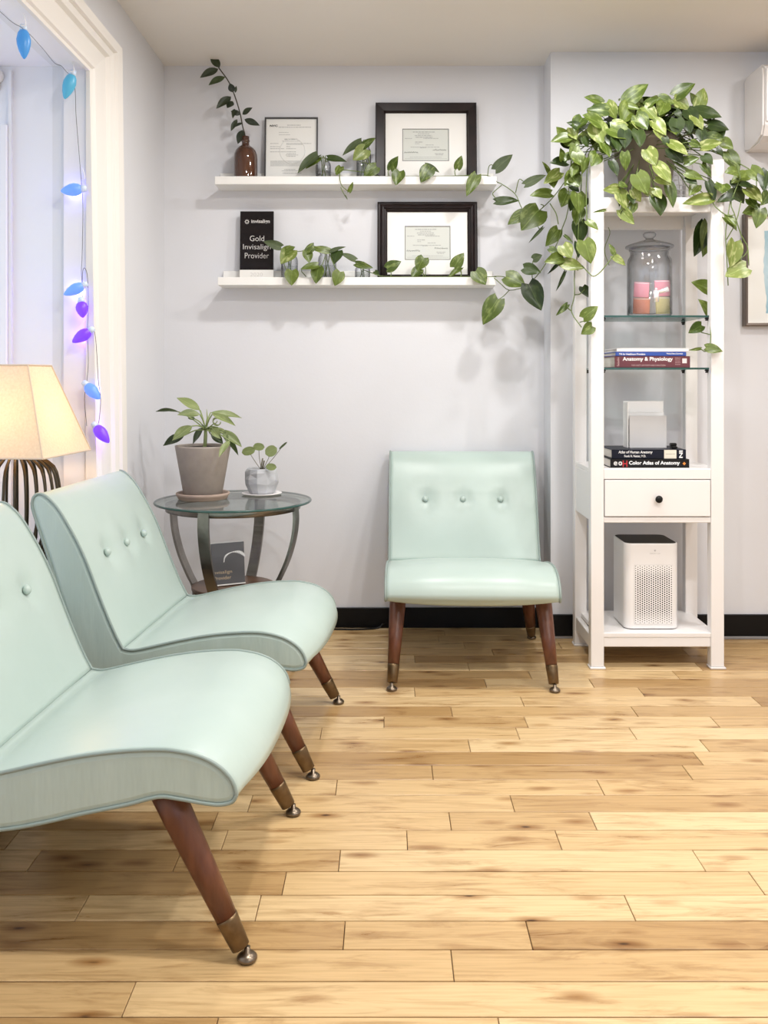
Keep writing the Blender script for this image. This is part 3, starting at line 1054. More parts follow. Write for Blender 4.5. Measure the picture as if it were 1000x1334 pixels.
# the sprig
cz = crop(240, 50, 3.81)
sp = thing('leafy_sprig', 'dark green leafy sprig standing in the amber bottle', 'plant', (ab_x, ab_y, FU + .17))
YS = 3.885
def PT(c, x, y, Y):
    a, b_ = c(x, y)
    return px(a, b_, Y)
stem_pts = [Vector((ab_x, ab_y, FU + .10)), PT(cz, 302, 490, 3.893), PT(cz, 290, 440, YS), PT(cz, 276, 370, YS), PT(cz, 250, 285, YS), PT(cz, 220, 215, YS), PT(cz, 170, 145, YS)]
obj('stem', tube(bmesh.new(), crom(stem_pts, 4), 0.0028, 6), M_stemb, sp, world=True, smooth=True)
for bx_, by_, tx_, ty_, w_, tn in [(175, 145, 130, 80, .55, 's'), (168, 152, 78, 192, .40, 's'), (202, 192, 118, 226, .46, 'u'), (242, 268, 225, 222, .75, 's'), (232, 290, 158, 345, .42, 's'),
                               (240, 312, 212, 338, .8, 's'), (288, 378, 332, 340, .5, 's'), (298, 402, 373, 430, .42, 's'), (278, 378, 232, 358, .6, 's'), (262, 402, 230, 458, .4, 's'), (290, 420, 242, 442, .35, 's'),
                               (250, 350, 240, 395, .4, 's'), (290, 455, 262, 520, .55, 's'), (252, 270, 258, 235, .4, 's')]:
    leaf(sp, PT(cz, bx_, by_, YS), PT(cz, tx_, ty_, YS - rl.uniform(0.0, .03)), w_, tn, 'oval')

# glass jars with pothos cuttings
def jar(label, pxc, pyt, pyb, wpx, Yj, zf, water, jar_h=None):
    X = (pxc - 505) * Yj / F
    r_ = wpx / 2 * Yj / F
    h = jar_h or (HC - (pyt - 490) * Yj / F - zf)
    j = thing('glass_jar', label, 'jar', (X, Yj, zf), group='glass jars of cuttings')
    obj('glass', lathe(bmesh.new(), [(0, .001), (r_ * .9, 0), (r_, .005), (r_, h * .72), (r_ * .93, h * .82), (r_ * .78, h * .88), (r_ * .78, h * .93), (r_ * .86, h * .94), (r_ * .86, h), (r_ * .78, h),
                                     (r_ * .72, h * .9), (r_ * .9, h * .8), (r_ * .94, h * .7), (r_ * .94, .008), (0, .006)], n=24), M_jar, j, smooth=True)
    obj('water', lathe(bmesh.new(), [(0, .0065), (r_ * .93, .0085), (r_ * .93, h * water), (0, h * water)], n=24), M_water, j, smooth=True)
    return X, Yj, zf, h, r_
JY = 3.893
j1 = jar('clear glass jar of pothos cuttings in front of the framed document', 421, 207, 236, 20, JY, FU, .5)
j2 = jar('tall clear glass jar of pothos cuttings left of the black frame', 473.5, 186, 236, 19, JY, FU, .5)
j3 = jar('clear glass jar beside the black plaque on the lower ledge', 377, 329, 368, 22, JY, FL, .55)
j4 = jar('wide clear glass jar in the middle of the lower ledge', 426, 327, 368, 24, JY, FL, .55)
j5 = jar('short clear glass jar next to the dark brown frame', 472, 345, 368, 20, JY, FL, .6)

def vine(name, label, j, leaves, stems, group, root=True):
    X, Yj, zf, h, r_ = j
    v = thing(name, label, 'plant', (X, Yj, zf + h * .5), group=group)
    bm = bmesh.new()
    for st in stems:
        tube(bm, crom(st, 3) if len(st) > 2 else st, 0.0019, 5)
    if root:                                         # stalks standing in the water
        for k_ in range(3):
            a = k_ * 2.1 + X * 9
            tube(bm, [(X + .5 * r_ * math.cos(a), Yj + .5 * r_ * math.sin(a), zf + .012), (X + .2 * r_ * math.cos(a + 2), Yj + .2 * r_ * math.sin(a + 2), zf + h * .75), (X + .35 * r_ * math.cos(a + 2), Yj - .3 * r_, zf + h + .012)], 0.0022, 5)
    obj('stem', bm, M_stem, v, world=True, smooth=True)
    for lf in leaves:
        leaf(v, *lf)
    return v
GV = 'pothos cuttings on the picture ledges'
c5 = crop(355, 160, 6.667)
c4 = crop(440, 100, 3.571)
c6 = crop(340, 300, 5.882)
c3 = crop(620, 190, 5.556)
def LV(c, Y, rows):
    out = []
    for q in rows:
        bx_, by_, tx_, ty_, w_ = q[:5]
        tn = q[5] if len(q) > 5 else 'm'
        dy = q[6] if len(q) > 6 else -0.015
        out.append((PT(c, bx_, by_, Y), PT(c, tx_, ty_, Y + dy), w_, tn))
    return out
YV, YO = 3.865, 3.812                                # behind the lip / hanging over the lip
mid = lambda j, up=.012: Vector((j[0], j[1], j[2] + j[3] + up))
vine('pothos_cutting', 'short pothos cutting arching from the jar by the framed document', j1,
     LV(c5, YV, [(388, 285, 213, 428, .36, 'u'), (395, 295, 282, 380, .55, 'm'), (480, 305, 642, 328, .34, 'd')]),
     [[mid(j1), PT(c5, 410, 330, YV), PT(c5, 392, 295, YV)], [mid(j1), PT(c5, 470, 340, YV), PT(c5, 480, 305, YV)]], GV)
st = [[mid(j2), PT(c5, 770, 190, YV), PT(c5, 762, 160, YV)], [mid(j2), PT(c5, 790, 215, YV)], [mid(j2), PT(c5, 815, 250, YV), PT(c5, 850, 370, YV), PT(c5, 880, 390, YV)],
      [PT(c5, 850, 360, YV), PT(c5, 750, 335, YV)], [PT(c5, 800, 430, YV), PT(c5, 700, 418, YO), PT(c5, 600, 412, YO), PT(c5, 582, 470, YO), PT(c5, 600, 545, YO), PT(c5, 662, 600, YO)],
      [PT(c5, 590, 560, YO), PT(c5, 620, 620, YO), PT(c5, 648, 662, YO)], [PT(c5, 800, 430, YV), PT(c5, 860, 420, YV), mid(j2, -.02)],
      [mid(j2, -.03), PT(c4, 160, 455, 3.87), PT(c4, 300, 462, 3.85), PT(c4, 520, 462, 3.85), PT(c4, 690, 458, 3.85), PT(c4, 738, 488, 3.83)]]
for bx_, by_ in ((245, 430), (285, 440), (405, 415), (430, 420), (555, 425), (645, 458)):
    st.append([PT(c4, bx_ - 8, 462, 3.85), PT(c4, bx_ - 12, (by_ + 462) / 2 - 6, 3.855), PT(c4, bx_, by_, YO if by_ > 437 else YV)])
st += [[PT(c3, 82, 225, 3.85), PT(c3, 92, 150, 3.85), PT(c3, 115, 138, 3.84), PT(c3, 142, 158, 3.83)],
       [PT(c3, 150, 262, 3.84), PT(c3, 190, 280, 3.83), PT(c3, 280, 345, 3.80), PT(c3, 320, 430, 3.78), PT(c3, 345, 480, 3.76)],
       [PT(c3, 285, 340, 3.80), PT(c3, 308, 248, 3.79), PT(c3, 330, 248, 3.78), PT(c3, 358, 272, 3.77)],
       [PT(c3, 185, 285, 3.83), PT(c3, 122, 340, 3.80), PT(c3, 125, 360, 3.80), PT(c3, 142, 378, 3.80)]]
vine('trailing_pothos', 'long pothos vine trailing along the upper ledge past the black frame', j2,
     LV(c5, YV, [(765, 160, 602, 260, .33, 'u'), (780, 212, 893, 128, .42, 'm'), (812, 228, 698, 322, .85, 'l'), (592, 382, 550, 452, .7), (902, 380, 790, 455, .8)]) +
     LV(c5, YO, [(664, 600, 698, 512, .35, 'm'), (630, 630, 650, 668, .15, 'u')]) +
     LV(c4, YV, [(245, 432, 273, 366, .62), (408, 412, 472, 443, .32, 'u'), (555, 427, 575, 366, .55)]) +
     LV(c4, YO, [(287, 440, 268, 504, .85), (428, 420, 385, 484, .85), (645, 458, 598, 552, .45, 'm')]) +
     LV(c3, 3.82, [(140, 172, 262, 55, .45, 'u'), (142, 402, 312, 384, .34, 'd')]) + LV(c3, 3.77, [(355, 280, 505, 200, .34, 'u')]) + LV(c3, 3.75, [(352, 485, 232, 557, .55)]),
     st, GV)
vine('pothos_cutting', 'bushy pothos cutting whose leaf overlaps the black plaque', j3,
     LV(c6, YV, [(152, 128, 18, 84, .42, 'u'), (168, 172, 252, 122, .62), (240, 150, 148, 255, .75, 'l')]) + LV(c6, YO, [(235, 308, 232, 420, .78)]),
     [[mid(j3), PT(c6, 165, 190, YV), PT(c6, 152, 135, YV)], [mid(j3), PT(c6, 240, 160, YV)], [mid(j3), PT(c6, 175, 240, YV), PT(c6, 195, 300, 3.84), PT(c6, 235, 308, YO)],
      [PT(c6, 245, 165, YV), PT(c6, 310, 160, YV), PT(c6, 335, 150, YV)]], GV)
vine('pothos_cutting', 'leafy pothos cutting filling the wide jar of the lower ledge', j4,
     LV(c6, YV, [(405, 118, 318, 185, .5), (350, 160, 368, 248, .7, 'm'), (522, 158, 380, 130, .36), (525, 162, 642, 118, .27, 'u'), (592, 155, 548, 252, .85, 'd')]) +
     LV(c6, YO, [(432, 268, 302, 290, .42), (438, 285, 417, 405, .8), (602, 318, 567, 420, .85)]),
     [[mid(j4), PT(c6, 500, 170, YV), PT(c6, 405, 120, YV)], [mid(j4), PT(c6, 525, 165, YV)], [mid(j4), PT(c6, 590, 160, YV)], [mid(j4), PT(c6, 470, 260, 3.84), PT(c6, 432, 270, YO)],
      [mid(j4), PT(c6, 560, 270, 3.84), PT(c6, 602, 318, YO)], [PT(c6, 430, 275, YO), PT(c6, 310, 300, YO), PT(c6, 345, 355, 3.84)]], GV)
st = [[mid(j5), PT(c6, 722, 235, YV), PT(c6, 715, 220, YV)], [mid(j5), PT(c6, 725, 258, YV)], [mid(j5, -.02), PT(c6, 860, 330, 3.86), PT(c4, 230, 930, 3.85), PT(c4, 480, 930, 3.85), PT(c4, 700, 930, 3.85), PT(c4, 735, 932, 3.83)]]
for bx_, by_, k_ in ((230, 890, 245), (385, 845, 405), (375, 900, 395), (540, 885, 570), (570, 890, 572), (650, 900, 640)):
    st.append([PT(c4, k_, 932, 3.85), PT(c4, k_ + 2, (by_ + 932) / 2, 3.86), PT(c4, bx_, by_, YV if by_ != 900 else 3.83)])
st += [[PT(c3, 130, 945, 3.83), PT(c3, 180, 945, 3.82), PT(c3, 218, 952, 3.80)], [PT(c3, 130, 955, 3.83), PT(c3, 180, 1000, 3.81), PT(c3, 240, 1045, 3.79), PT(c3, 340, 1025, 3.75), PT(c3, 370, 1005, 3.74)],
       [PT(c3, 240, 1045, 3.79), PT(c3, 195, 1090, 3.79), PT(c3, 158, 1114, 3.79)]]
vine('trailing_pothos', 'long pothos vine trailing along the lower ledge past the dark brown frame', j5,
     LV(c6, YV, [(722, 228, 608, 172, .36, 'u'), (725, 255, 856, 288, .34), (870, 315, 905, 345, .6, 'd')]) +
     LV(c4, YV, [(228, 892, 291, 857, .62), (400, 842, 366, 898, .95, 'm'), (382, 895, 340, 934, .85), (540, 886, 583, 818, .62), (572, 888, 511, 931, .32)]) +
     LV(c4, YO, [(640, 905, 688, 966, .95, 'm')]) +
     LV(c3, 3.78, [(215, 948, 360, 1008, .78, 'm'), (157, 1108, 45, 1282, .58, 'm')]),
     st, GV)

# ------------------------------------------------------------------ tower shelf
TX0, TX1, TY0, TY1 = 0.762, 1.262, 3.40, 3.735
LWD = 0.049
tw = thing('shelf_tower', 'tall white open shelf tower with one drawer and glass shelves', 'shelf', ((TX0 + TX1) / 2, (TY0 + TY1) / 2, 0))
def tpart(name, *a, m=None, bev=0.002, label=None, parent=None):
    return obj(name, B(*a, bev=bev), m or M_white, parent or tw, world=True, label=label)
for xa in (TX0, TX1 - LWD):
    for ya, dd in ((TY0, .042), (TY1 - .042, .042)):
        lg = tpart('leg', xa, xa + LWD, ya, ya + dd, 0.008, 1.915)
        tpart('foot_pad', xa - .004, xa + LWD + .006, ya - .006, ya + dd, 0, 0.008, m=M_white if xa == TX0 else M_acp, parent=lg)
ix0, ix1 = TX0 + LWD, TX1 - LWD
tpart('top_shelf', TX0 + .012, TX1 - .012, TY0 + .0425, TY1 - .0425, 1.752, 1.770)
tpart('top_rail', ix0, ix1, TY0 + .002, TY0 + .022, 1.716, 1.772)
tpart('top_rail', ix0, ix1, TY1 - .026, TY1 - .004, 1.702, 1.772)
for xa in (TX0 + .004, TX1 - .026):
    tpart('side_rail', xa, xa + .022, TY0 + .0425, TY1 - .0425, 1.70, 1.7515)
    tpart('side_panel', xa, xa + .022, TY0 + .0425, TY1 - .0425, .552, .7335)
    tpart('lower_side_rail', xa, xa + .022, TY0 + .0425, TY1 - .0425, .068, .118)
def glass_shelf(zt, nm):
    g = obj('glass_shelf', B(ix0 - .002, ix1 + .002, TY0 + .024, TY1 - .02, zt - .006, zt), M_sglass, tw, world=True, label='clear glass shelf with green edge')
    obj('polished_edge', B(ix0 - .002, ix1 + .002, TY0 + .0225, TY0 + .0239, zt - .0066, zt + .0006), M_edge, g, world=True)
    for cx_ in (ix0 + .006, ix1 - .006):
        for cy_ in (TY0 + .030, TY1 - .03):
            bm = B(cx_ - .007, cx_ + .007, cy_ - .006, cy_ + .006, zt - .013, zt - .0065, bev=.002)
            lathe(bm, [(0, -.006), (.0055, -.005), (.0055, 0), (0, .001)], cx_, cy_, zt - .014, 10)
            obj('shelf_clip', bm, M_dark, g, world=True)
GS1, GS2 = 1.3290, 1.1317
glass_shelf(GS1, 1)
glass_shelf(GS2, 2)
tpart('drawer_shelf', TX0 + .005, TX1 - .005, TY0 + .0425, TY1 - .005, .7335, .7505)
tpart('shelf_rail', ix0, ix1, TY0 + .002, TY0 + .040, .7125, .752)
tpart('drawer_floor', TX0 + .026, TX1 - .026, TY0 + .03, TY1 - .0425, .552, .562)
tpart('drawer_back', ix0, ix1, TY1 - .026, TY1 - .006, .552, .733)
tpart('lower_drawer_rail', ix0, ix1, TY0 + .004, TY0 + .028, .549, .570)
dr = tpart('drawer', ix0 + .003, ix1 - .003, TY0 - .001, TY0 + .018, .5735, .7095, bev=.0015)
bm = lathe(bmesh.new(), [(0, 0), (.006, 0), (.006, .008), (.012, .012), (.014, .018), (.0125, .023), (.007, .026), (0, .0265)], n=20)
bm.transform(Matrix.Translation((1.012, TY0 - .001, .640)) @ Euler((PI / 2, 0, 0)).to_matrix().to_4x4())
obj('knob', bm, M_dark, dr, world=True, smooth=True, label='round black knob')
tpart('bottom_shelf', TX0 + .026, TX1 - .026, TY0 + .004, TY1 - .005, .118, .135)
tpart('bottom_rail', ix0, ix1, TY0 + .006, TY0 + .026, .082, .1175)
tpart('bottom_rail', ix0, ix1, TY1 - .026, TY1 - .006, .082, .1175)

# ------------------------------------------------------------------ things on the tower
def book(label, x0, x1, y0, y1, z0, z1, cover, mpage=M_pages, rz=0.0, group='textbooks on the shelf tower'):
    cx_, cy_ = (x0 + x1) / 2, (y0 + y1) / 2
    b_ = thing('book', label, 'book', (cx_, cy_, z0), (0, 0, rz), group)
    w_, d_, h_ = x1 - x0, y1 - y0, z1 - z0
    c = .003
    bm = bmesh.new()
    box(bm, -w_ / 2, w_ / 2, -d_ / 2, d_ / 2, 0, c, bev=.0008)
    box(bm, -w_ / 2, w_ / 2, -d_ / 2, d_ / 2, h_ - c, h_, bev=.0008)
    box(bm, -w_ / 2, w_ / 2, -d_ / 2, -d_ / 2 + c, .0005, h_ - .0005, bev=.001)
    cv = obj('cover', bm, cover, b_)
    obj('pages', B(-w_ / 2 + .003, w_ / 2 - .003, -d_ / 2 + c, d_ / 2 - .004, c, h_ - c), mpage, b_)
    return b_, cv, -d_ / 2, w_, h_
BY = 3.435
b1, cv, yf, w_, h_ = book('maroon anatomy textbook lying on the lower glass shelf', .860, 1.146, BY, BY + .215, GS2 + .0007, GS2 + .0440, M_maroon)
obj('title_lettering', text_bm('Anatomy & Physiology', -w_ * .395, w_ * .27, h_ * .50, h_ * .93, yf, bold=.022), M_lwhite, cv)
obj('subtitle_lettering', text_bm('THE UNITY OF FORM AND FUNCTION', -w_ * .28, w_ * .17, h_ * .13, h_ * .27, yf), mat('pinkish_lettering', (.55, .38, .38, 1), .5), cv)
rot90 = Matrix.Translation((-w_ * .455, 0, h_ * .5)) @ Matrix.Rotation(-PI / 2, 4, 'Y')
obj('author_lettering', text_bm('Saladin', -h_ * .38, h_ * .38, -.004, .004, yf, M=rot90), mat('pink_lettering', (.65, .45, .45, 1), .5), cv)
bm = print_lines(bmesh.new(), [(w_ * .30, w_ * .37, h_ * f, .0018) for f in (.25, .4, .55, .7, .82)], yf - .0004, 5)
obj('edition_print', bm, mat('rose_print', (.5, .32, .32, 1), .5), cv)
obj('publisher_mark', B(w_ * .395, w_ * .455, yf - .0006, yf, h_ * .38, h_ * .80), mat('pale_rose', (.80, .66, .66, 1), .5), cv)
b2, cv, yf, w_, h_ = book('thin royal blue book between the maroon and the white book', .865, 1.134, BY + .008, BY + .205, GS2 + .0445, GS2 + .0605, M_blue)
obj('title_lettering', text_bm('MA for Healthcare Providers', -w_ * .45, -w_ * .08, h_ * .22, h_ * .72, yf, bold=.02), M_lwhite, cv)
obj('author_lettering', text_bm('Medical Basic Essentials', w_ * .22, w_ * .45, h_ * .42, h_ * .78, yf, bold=.01), M_lwhite, cv)
b3, cv, yf, w_, h_ = book('thin white book lying on top of the royal blue book', .8705, 1.144, BY + .010, BY + .200, GS2 + .061, GS2 + .0745, M_bwhite)
ZD = .7507
b4, cv, yf, w_, h_ = book('black color atlas textbook at the bottom of the drawer top stack', .846, 1.146, 3.4445, 3.655, ZD, ZD + .0335, M_charc)
obj('title_lettering', text_bm('Color Atlas of Anatomy', -w_ * .265, w_ * .38, h_ * .26, h_ * .80, yf, bold=.028), M_lwhite, cv)
bm = bmesh.new()
for xa, ch in ((-.46, 'e'), (-.40, 'o')):
    text_bm(ch, w_ * xa, w_ * (xa + .05), h_ * .28, h_ * .75, yf, bold=.04, bm=bm)
obj('skull_print', bm, M_silver, cv)
obj('figure_print', text_bm('H', -w_ * .345, -w_ * .285, h_ * .12, h_ * .85, yf, bold=.02), M_red, cv)
bm = bmesh.new()
box(bm, -.0045, .0045, yf - .0006, yf, -.0045, .0045)
bm.transform(Matrix.Translation((w_ * .435, 0, h_ * .5)) @ Matrix.Rotation(PI / 4, 4, 'Y'))
obj('publisher_mark', bm, M_orange, cv)
b5, cv, yf, w_, h_ = book('navy anatomy atlas with cream spine label lying on the color atlas', .8525, 1.136, 3.452, 3.65, ZD + .034, ZD + .0695, M_navy)
obj('title_lettering', text_bm('Atlas of Human Anatomy', -w_ * .41, w_ * .05, h_ * .50, h_ * .88, yf, bold=.015, shear=.15), M_lwhite, cv)
obj('author_lettering', text_bm('Frank H. Netter, M.D.', -w_ * .33, -w_ * .04, h_ * .14, h_ * .42, yf, bold=.015), M_lwhite, cv)
lb = obj('spine_label', B(w_ * .205, w_ * .37, yf - .0008, yf, h_ * .04, h_ * .96), mat('cream_label', (.72, .68, .58, 1), .6), cv)
obj('label_print', print_lines(bmesh.new(), [(w_ * .225, w_ * .35, h_ * .5, .0014)], yf - .001, 3), M_ink, lb)
rot90 = Matrix.Translation((w_ * .43, 0, h_ * .5)) @ Matrix.Rotation(-PI / 2, 4, 'Y')
obj('spine_mark', text_bm('NI', -h_ * .4, h_ * .4, -.007, .007, yf, M=rot90, bold=.03), M_lwhite, cv)

# white card holder on the books
bx0, bx1, bz = 0.932, 1.084, ZD + .0698
cb_ = thing('card_holder', 'grey fronted white card holder standing on the navy atlas', 'box', (.99, 3.56, bz))
obj('back_board', B(bx0, 1.090, 3.585, 3.590, bz, bz + .181, bev=.001), M_whitec, cb_, world=True)
obj('side_wall', B(bx0, bx0 + .004, 3.5255, 3.585, bz, bz + .178, bev=.001), M_whitec, cb_, world=True)
obj('inner_card', B(bx0 + .008, bx1 - .004, 3.545, 3.580, bz, bz + .137, bev=.001), M_whitec, cb_, world=True)
obj('front_panel', B(bx0 + .007, bx1 - .001, 3.520, 3.525, bz, bz + .126, bev=.001), M_greyc, cb_, world=True)
ch_ = thing('charger_plug', 'small black plug with a cord lying on the navy atlas', 'plug', (1.10, 3.53, bz))
bm = B(1.089, 1.112, 3.475, 3.505, bz + .001, bz + .010, bev=.003)
box(bm, 1.087, 1.110, 3.478, 3.502, bz + .010, bz + .022, bev=.003, M=None)
obj('plug_body', bm, M_dark, ch_, world=True)
obj('cord', tube(bmesh.new(), crom([(1.110, 3.49, bz + .018), (1.116, 3.51, bz + .012), (1.12, 3.57, bz + .004), (1.13, 3.63, bz + .003)], 4), .002, 6), M_dark, ch_, world=True)

# glass drink dispenser holding packets
gx, gy = 1.012, 3.505
gd = thing('glass_dispenser', 'large lidded glass jar with spigot on the upper glass shelf', 'jar', (gx, gy, GS1))
R = .0845
obj('glass_body', lathe(bmesh.new(), [(0, .003), (R * .9, .001), (R, .010), (R, .208), (R * .97, .222), (R * .90, .232), (R * .86, .239), (R * .86, .252), (R * .91, .256), (R * .93, .261), (R * .88, .264),
                                      (R * .81, .252), (R * .80, .238), (R * .85, .228), (R * .94, .208), (R * .94, .014), (0, .010)], n=40), M_jar, gd, smooth=True)
lid = obj('lid', lathe(bmesh.new(), [(0, .265), (R * 1.02, .2655), (R * 1.09, .268), (R * 1.07, .274), (R * .92, .280), (R * .5, .291), (R * .20, .298), (R * .15, .302), (0, .303)], n=40), M_jar, gd, smooth=True)
obj('lid_knob', lathe(bmesh.new(), [(0, .302), (R * .18, .303), (R * .22, .307), (R * .28, .312), (R * .30, .320), (R * .24, .326), (R * .10, .328), (0, .328)], n=20), M_jar, lid, smooth=True)
sg = bmesh.new()
sx_, sz_ = gx + .012, .072
tube(sg, [(-.004, -R + .004, sz_), (-.004, -R - .020, sz_)], .008, 12)
tube(sg, [(-.004, -R - .016, sz_ + .022), (-.004, -R - .016, sz_ - .022)], .0105, 12)
tube(sg, [(-.004, -R - .016, sz_ + .012), (.016, -R - .018, sz_ + .018), (.040, -R - .018, sz_ + .026)], [.006, .0075, .0105], 10)
tube(sg, [(-.004, -R - .016, sz_ + .024), (-.004, -R - .016, sz_ + .030)], .0045, 10)
obj('spigot', sg, M_chrome, gd, smooth=True, label='chrome spigot')
for nm, xa, xb, za, zb, m_, tl, lab in (('pk', -.072, -.009, .0105, .070, M_salmon, .03, 'salmon paper packet at the lower left inside the glass jar'),
                                       ('pk', .016, .070, .0105, .074, M_yellow, -.03, 'yellow paper packet at the lower right inside the glass jar'),
                                       ('pk', -.070, -.012, .073, .131, M_pink, .05, 'pink paper packet at the upper left inside the glass jar'),
                                       ('pk', .012, .071, .077, .138, M_pink, -.03, 'pink paper packet behind the spigot inside the glass jar')):
    pk = thing('paper_packet', lab, 'packet', (gx + (xa + xb) / 2, gy - .030, GS1 + za), (0, tl, 0), 'paper packets in the glass jar')
    hw_ = (xb - xa) / 2
    obj('sleeve', B(-hw_, hw_, -.004, .004, 0, zb - za, bev=.0015), m_, pk)
    obj('crimped_edge', B(-hw_ + .002, hw_ - .002, -.0046, .0046, zb - za - .005, zb - za - .003), M_whitec, pk)

# air purifier
ax0, ax1, ay0, ay1, az0, az1 = .902, 1.108, 3.445, 3.645, .1355, .463
ap = thing('air_purifier', 'white air purifier with black top on the bottom shelf', 'air purifier', ((ax0 + ax1) / 2, (ay0 + ay1) / 2, az0))
def rrect(x0, x1, y0, y1, r, n=6):
    pts = []
    for cx_, cy_, a0 in ((x1 - r, y1 - r, 0), (x0 + r, y1 - r, PI / 2), (x0 + r, y0 + r, PI), (x1 - r, y0 + r, 3 * PI / 2)):
        for i in range(n + 1):
            a = a0 + PI / 2 * i / n
            pts.append((cx_ + r * math.cos(a), cy_ + r * math.sin(a)))
    return pts
def rbox(x0, x1, y0, y1, levels, r):
    """stack of rounded rectangles; levels: (z, inset)"""
    bm = bmesh.new()
    rings = []
    for z, ins in levels:
        rings.append([bm.verts.new((a, b_, z)) for a, b_ in rrect(x0 + ins, x1 - ins, y0 + ins, y1 - ins, max(.004, r - ins))])
    for A, D in zip(rings, rings[1:]):
        n = len(A)
        for i in range(n):
            bm.faces.new((A[i], A[(i + 1) % n], D[(i + 1) % n], D[i]))
    bm.faces.new(rings[0][::-1])
    bm.faces.new(rings[-1])
    return bm
hx0, hx1, hz0, hz1 = ax0 + .036, ax1 - .026, az0 + .022, az0 + .246
# casing: rounded walls, the front pierced by the hole grille (separate part)
obj('casing', rbox(ax0, ax1, ay0 + .0016, ay1, [(az0 + .003, .002), (az0 + .006, .0), (az1 - .004, 0), (az1 - .0005, .0015), (az1, .004), (az1 - .003, .0055)], .030), M_plastw, ap, world=True, smooth=False)
obj('foot_rim', rbox(ax0 + .006, ax1 - .006, ay0 + .008, ay1 - .006, [(az0, 0), (az0 + .004, 0)], .026), M_gun, ap, world=True)
obj('control_panel', rbox(ax0 + .0045, ax1 - .0045, ay0 + .006, ay1 - .0045, [(az1 - .006, 0), (az1 + .0006, 0), (az1 + .001, .001)], .026), M_dark, ap, world=True, label='black glass control top')
bm = bmesh.new()
nc, nr = 17, 26
pw_, ph_ = (hx1 - hx0) / nc, (hz1 - hz0) / nr
yg = ay0
def hole_cell(bm, x0, x1, z0, z1, r):
    cx_, cz_ = (x0 + x1) / 2, (z0 + z1) / 2
    o_ = [(x1, cz_), (x1, z1), (cx_, z1), (x0, z1), (x0, cz_), (x0, z0), (cx_, z0), (x1, z0)]
    O = [bm.verts.new((a, yg, b_)) for a, b_ in o_]
    I = [bm.verts.new((cx_ + r * math.cos(i * PI / 4), yg, cz_ + r * math.sin(i * PI / 4))) for i in range(8)]
    for i in range(8):
        bm.faces.new((O[i], O[(i + 1) % 8], I[(i + 1) % 8], I[i]))
for c_i in range(nc):
    off = ph_ / 2 if c_i % 2 else 0
    for r_i in range(nr - (1 if c_i % 2 else 0)):
        f = min(1, (min(r_i, nr - 1 - r_i) + 1.2) / 6.0) * min(1, (min(c_i, nc - 1 - c_i) + 1.6) / 2.6)
        hole_cell(bm, hx0 + c_i * pw_, hx0 + (c_i + 1) * pw_, hz0 + off + r_i * ph_, hz0 + off + (r_i + 1) * ph_, .0029 * (0.5 + 0.5 * f))
    if c_i % 2:
        for za, zb in ((hz0, hz0 + off), (hz1 - off, hz1)):
            bm.faces.new([bm.verts.new(q) for q in ((hx0 + c_i * pw_, yg, za), (hx0 + (c_i + 1) * pw_, yg, za), (hx0 + (c_i + 1) * pw_, yg, zb), (hx0 + c_i * pw_, yg, zb))])
gr_ = obj('perforated_grille', bm, M_plastw, ap, world=True)
obj('grille_shade_sheet', B(hx0, hx1, ay0 + .0009, ay0 + .0015, hz0, hz1), M_dark, gr_, world=True, label='dark sheet standing for the shade behind the grille')  # dark sheet painted as the shade seen through the holes
lx = (853 - 505) * ay0 / F
bm = bmesh.new()
for i in range(5):
    a = i * 2 * PI / 5 + .3
    bm.faces.new([bm.verts.new((lx + r_ * math.cos(a + d_), ay0 + .0010, .4365 + r_ * math.sin(a + d_))) for r_, d_ in ((.0008, -.6), (.0042, -.18), (.0042, .18), (.0008, .6))])
lo_ = obj('brand_mark', bm, M_ink, ap, world=True)
obj('brand_lettering', text_bm('MEDIFY AIR', lx - .020, lx + .020, .4235, .4265, ay0 + .0014), M_inkl, ap, world=True)

# ------------------------------------------------------------------ large pothos on the tower
potx, poty, potz = 1.012, 3.565, 1.7705
pot = thing('plant_pot', 'greige plant pot on the top shelf of the white tower', 'pot', (potx, poty, potz))
obj('pot_wall', lathe(bmesh.new(), [(0, 0), (.085, 0), (.09, .006), (.122, .235), (.128, .237), (.128, .262), (.118, .262), (.112, .235), (.10, .20), (0, .20)], n=36), M_potbrown, pot, smooth=True)
obj('soil', lathe(bmesh.new(), [(0, .225), (.109, .225), (.108, .205), (0, .205)], n=24), M_soil, pot)
tl_ = thing('wire_trellis', 'white wire trellis among the pothos leaves on the tower', 'trellis', (1.17, 3.60, 1.7705))
bm = bmesh.new()
for i in range(6):
    tube(bm, [(1.125 + .02 * i, 3.60, 1.771), (1.105 + .02 * i, 3.62, 2.075)], .0016, 4)
for i in range(15):
    tube(bm, [(1.118 - .0012 * i, 3.601 + .0012 * i, 1.80 + .02 * i), (1.228 - .0012 * i, 3.601 + .0012 * i, 1.80 + .02 * i)], .0016, 4)
obj('wire_grid', bm, M_plastw, tl_, world=True)

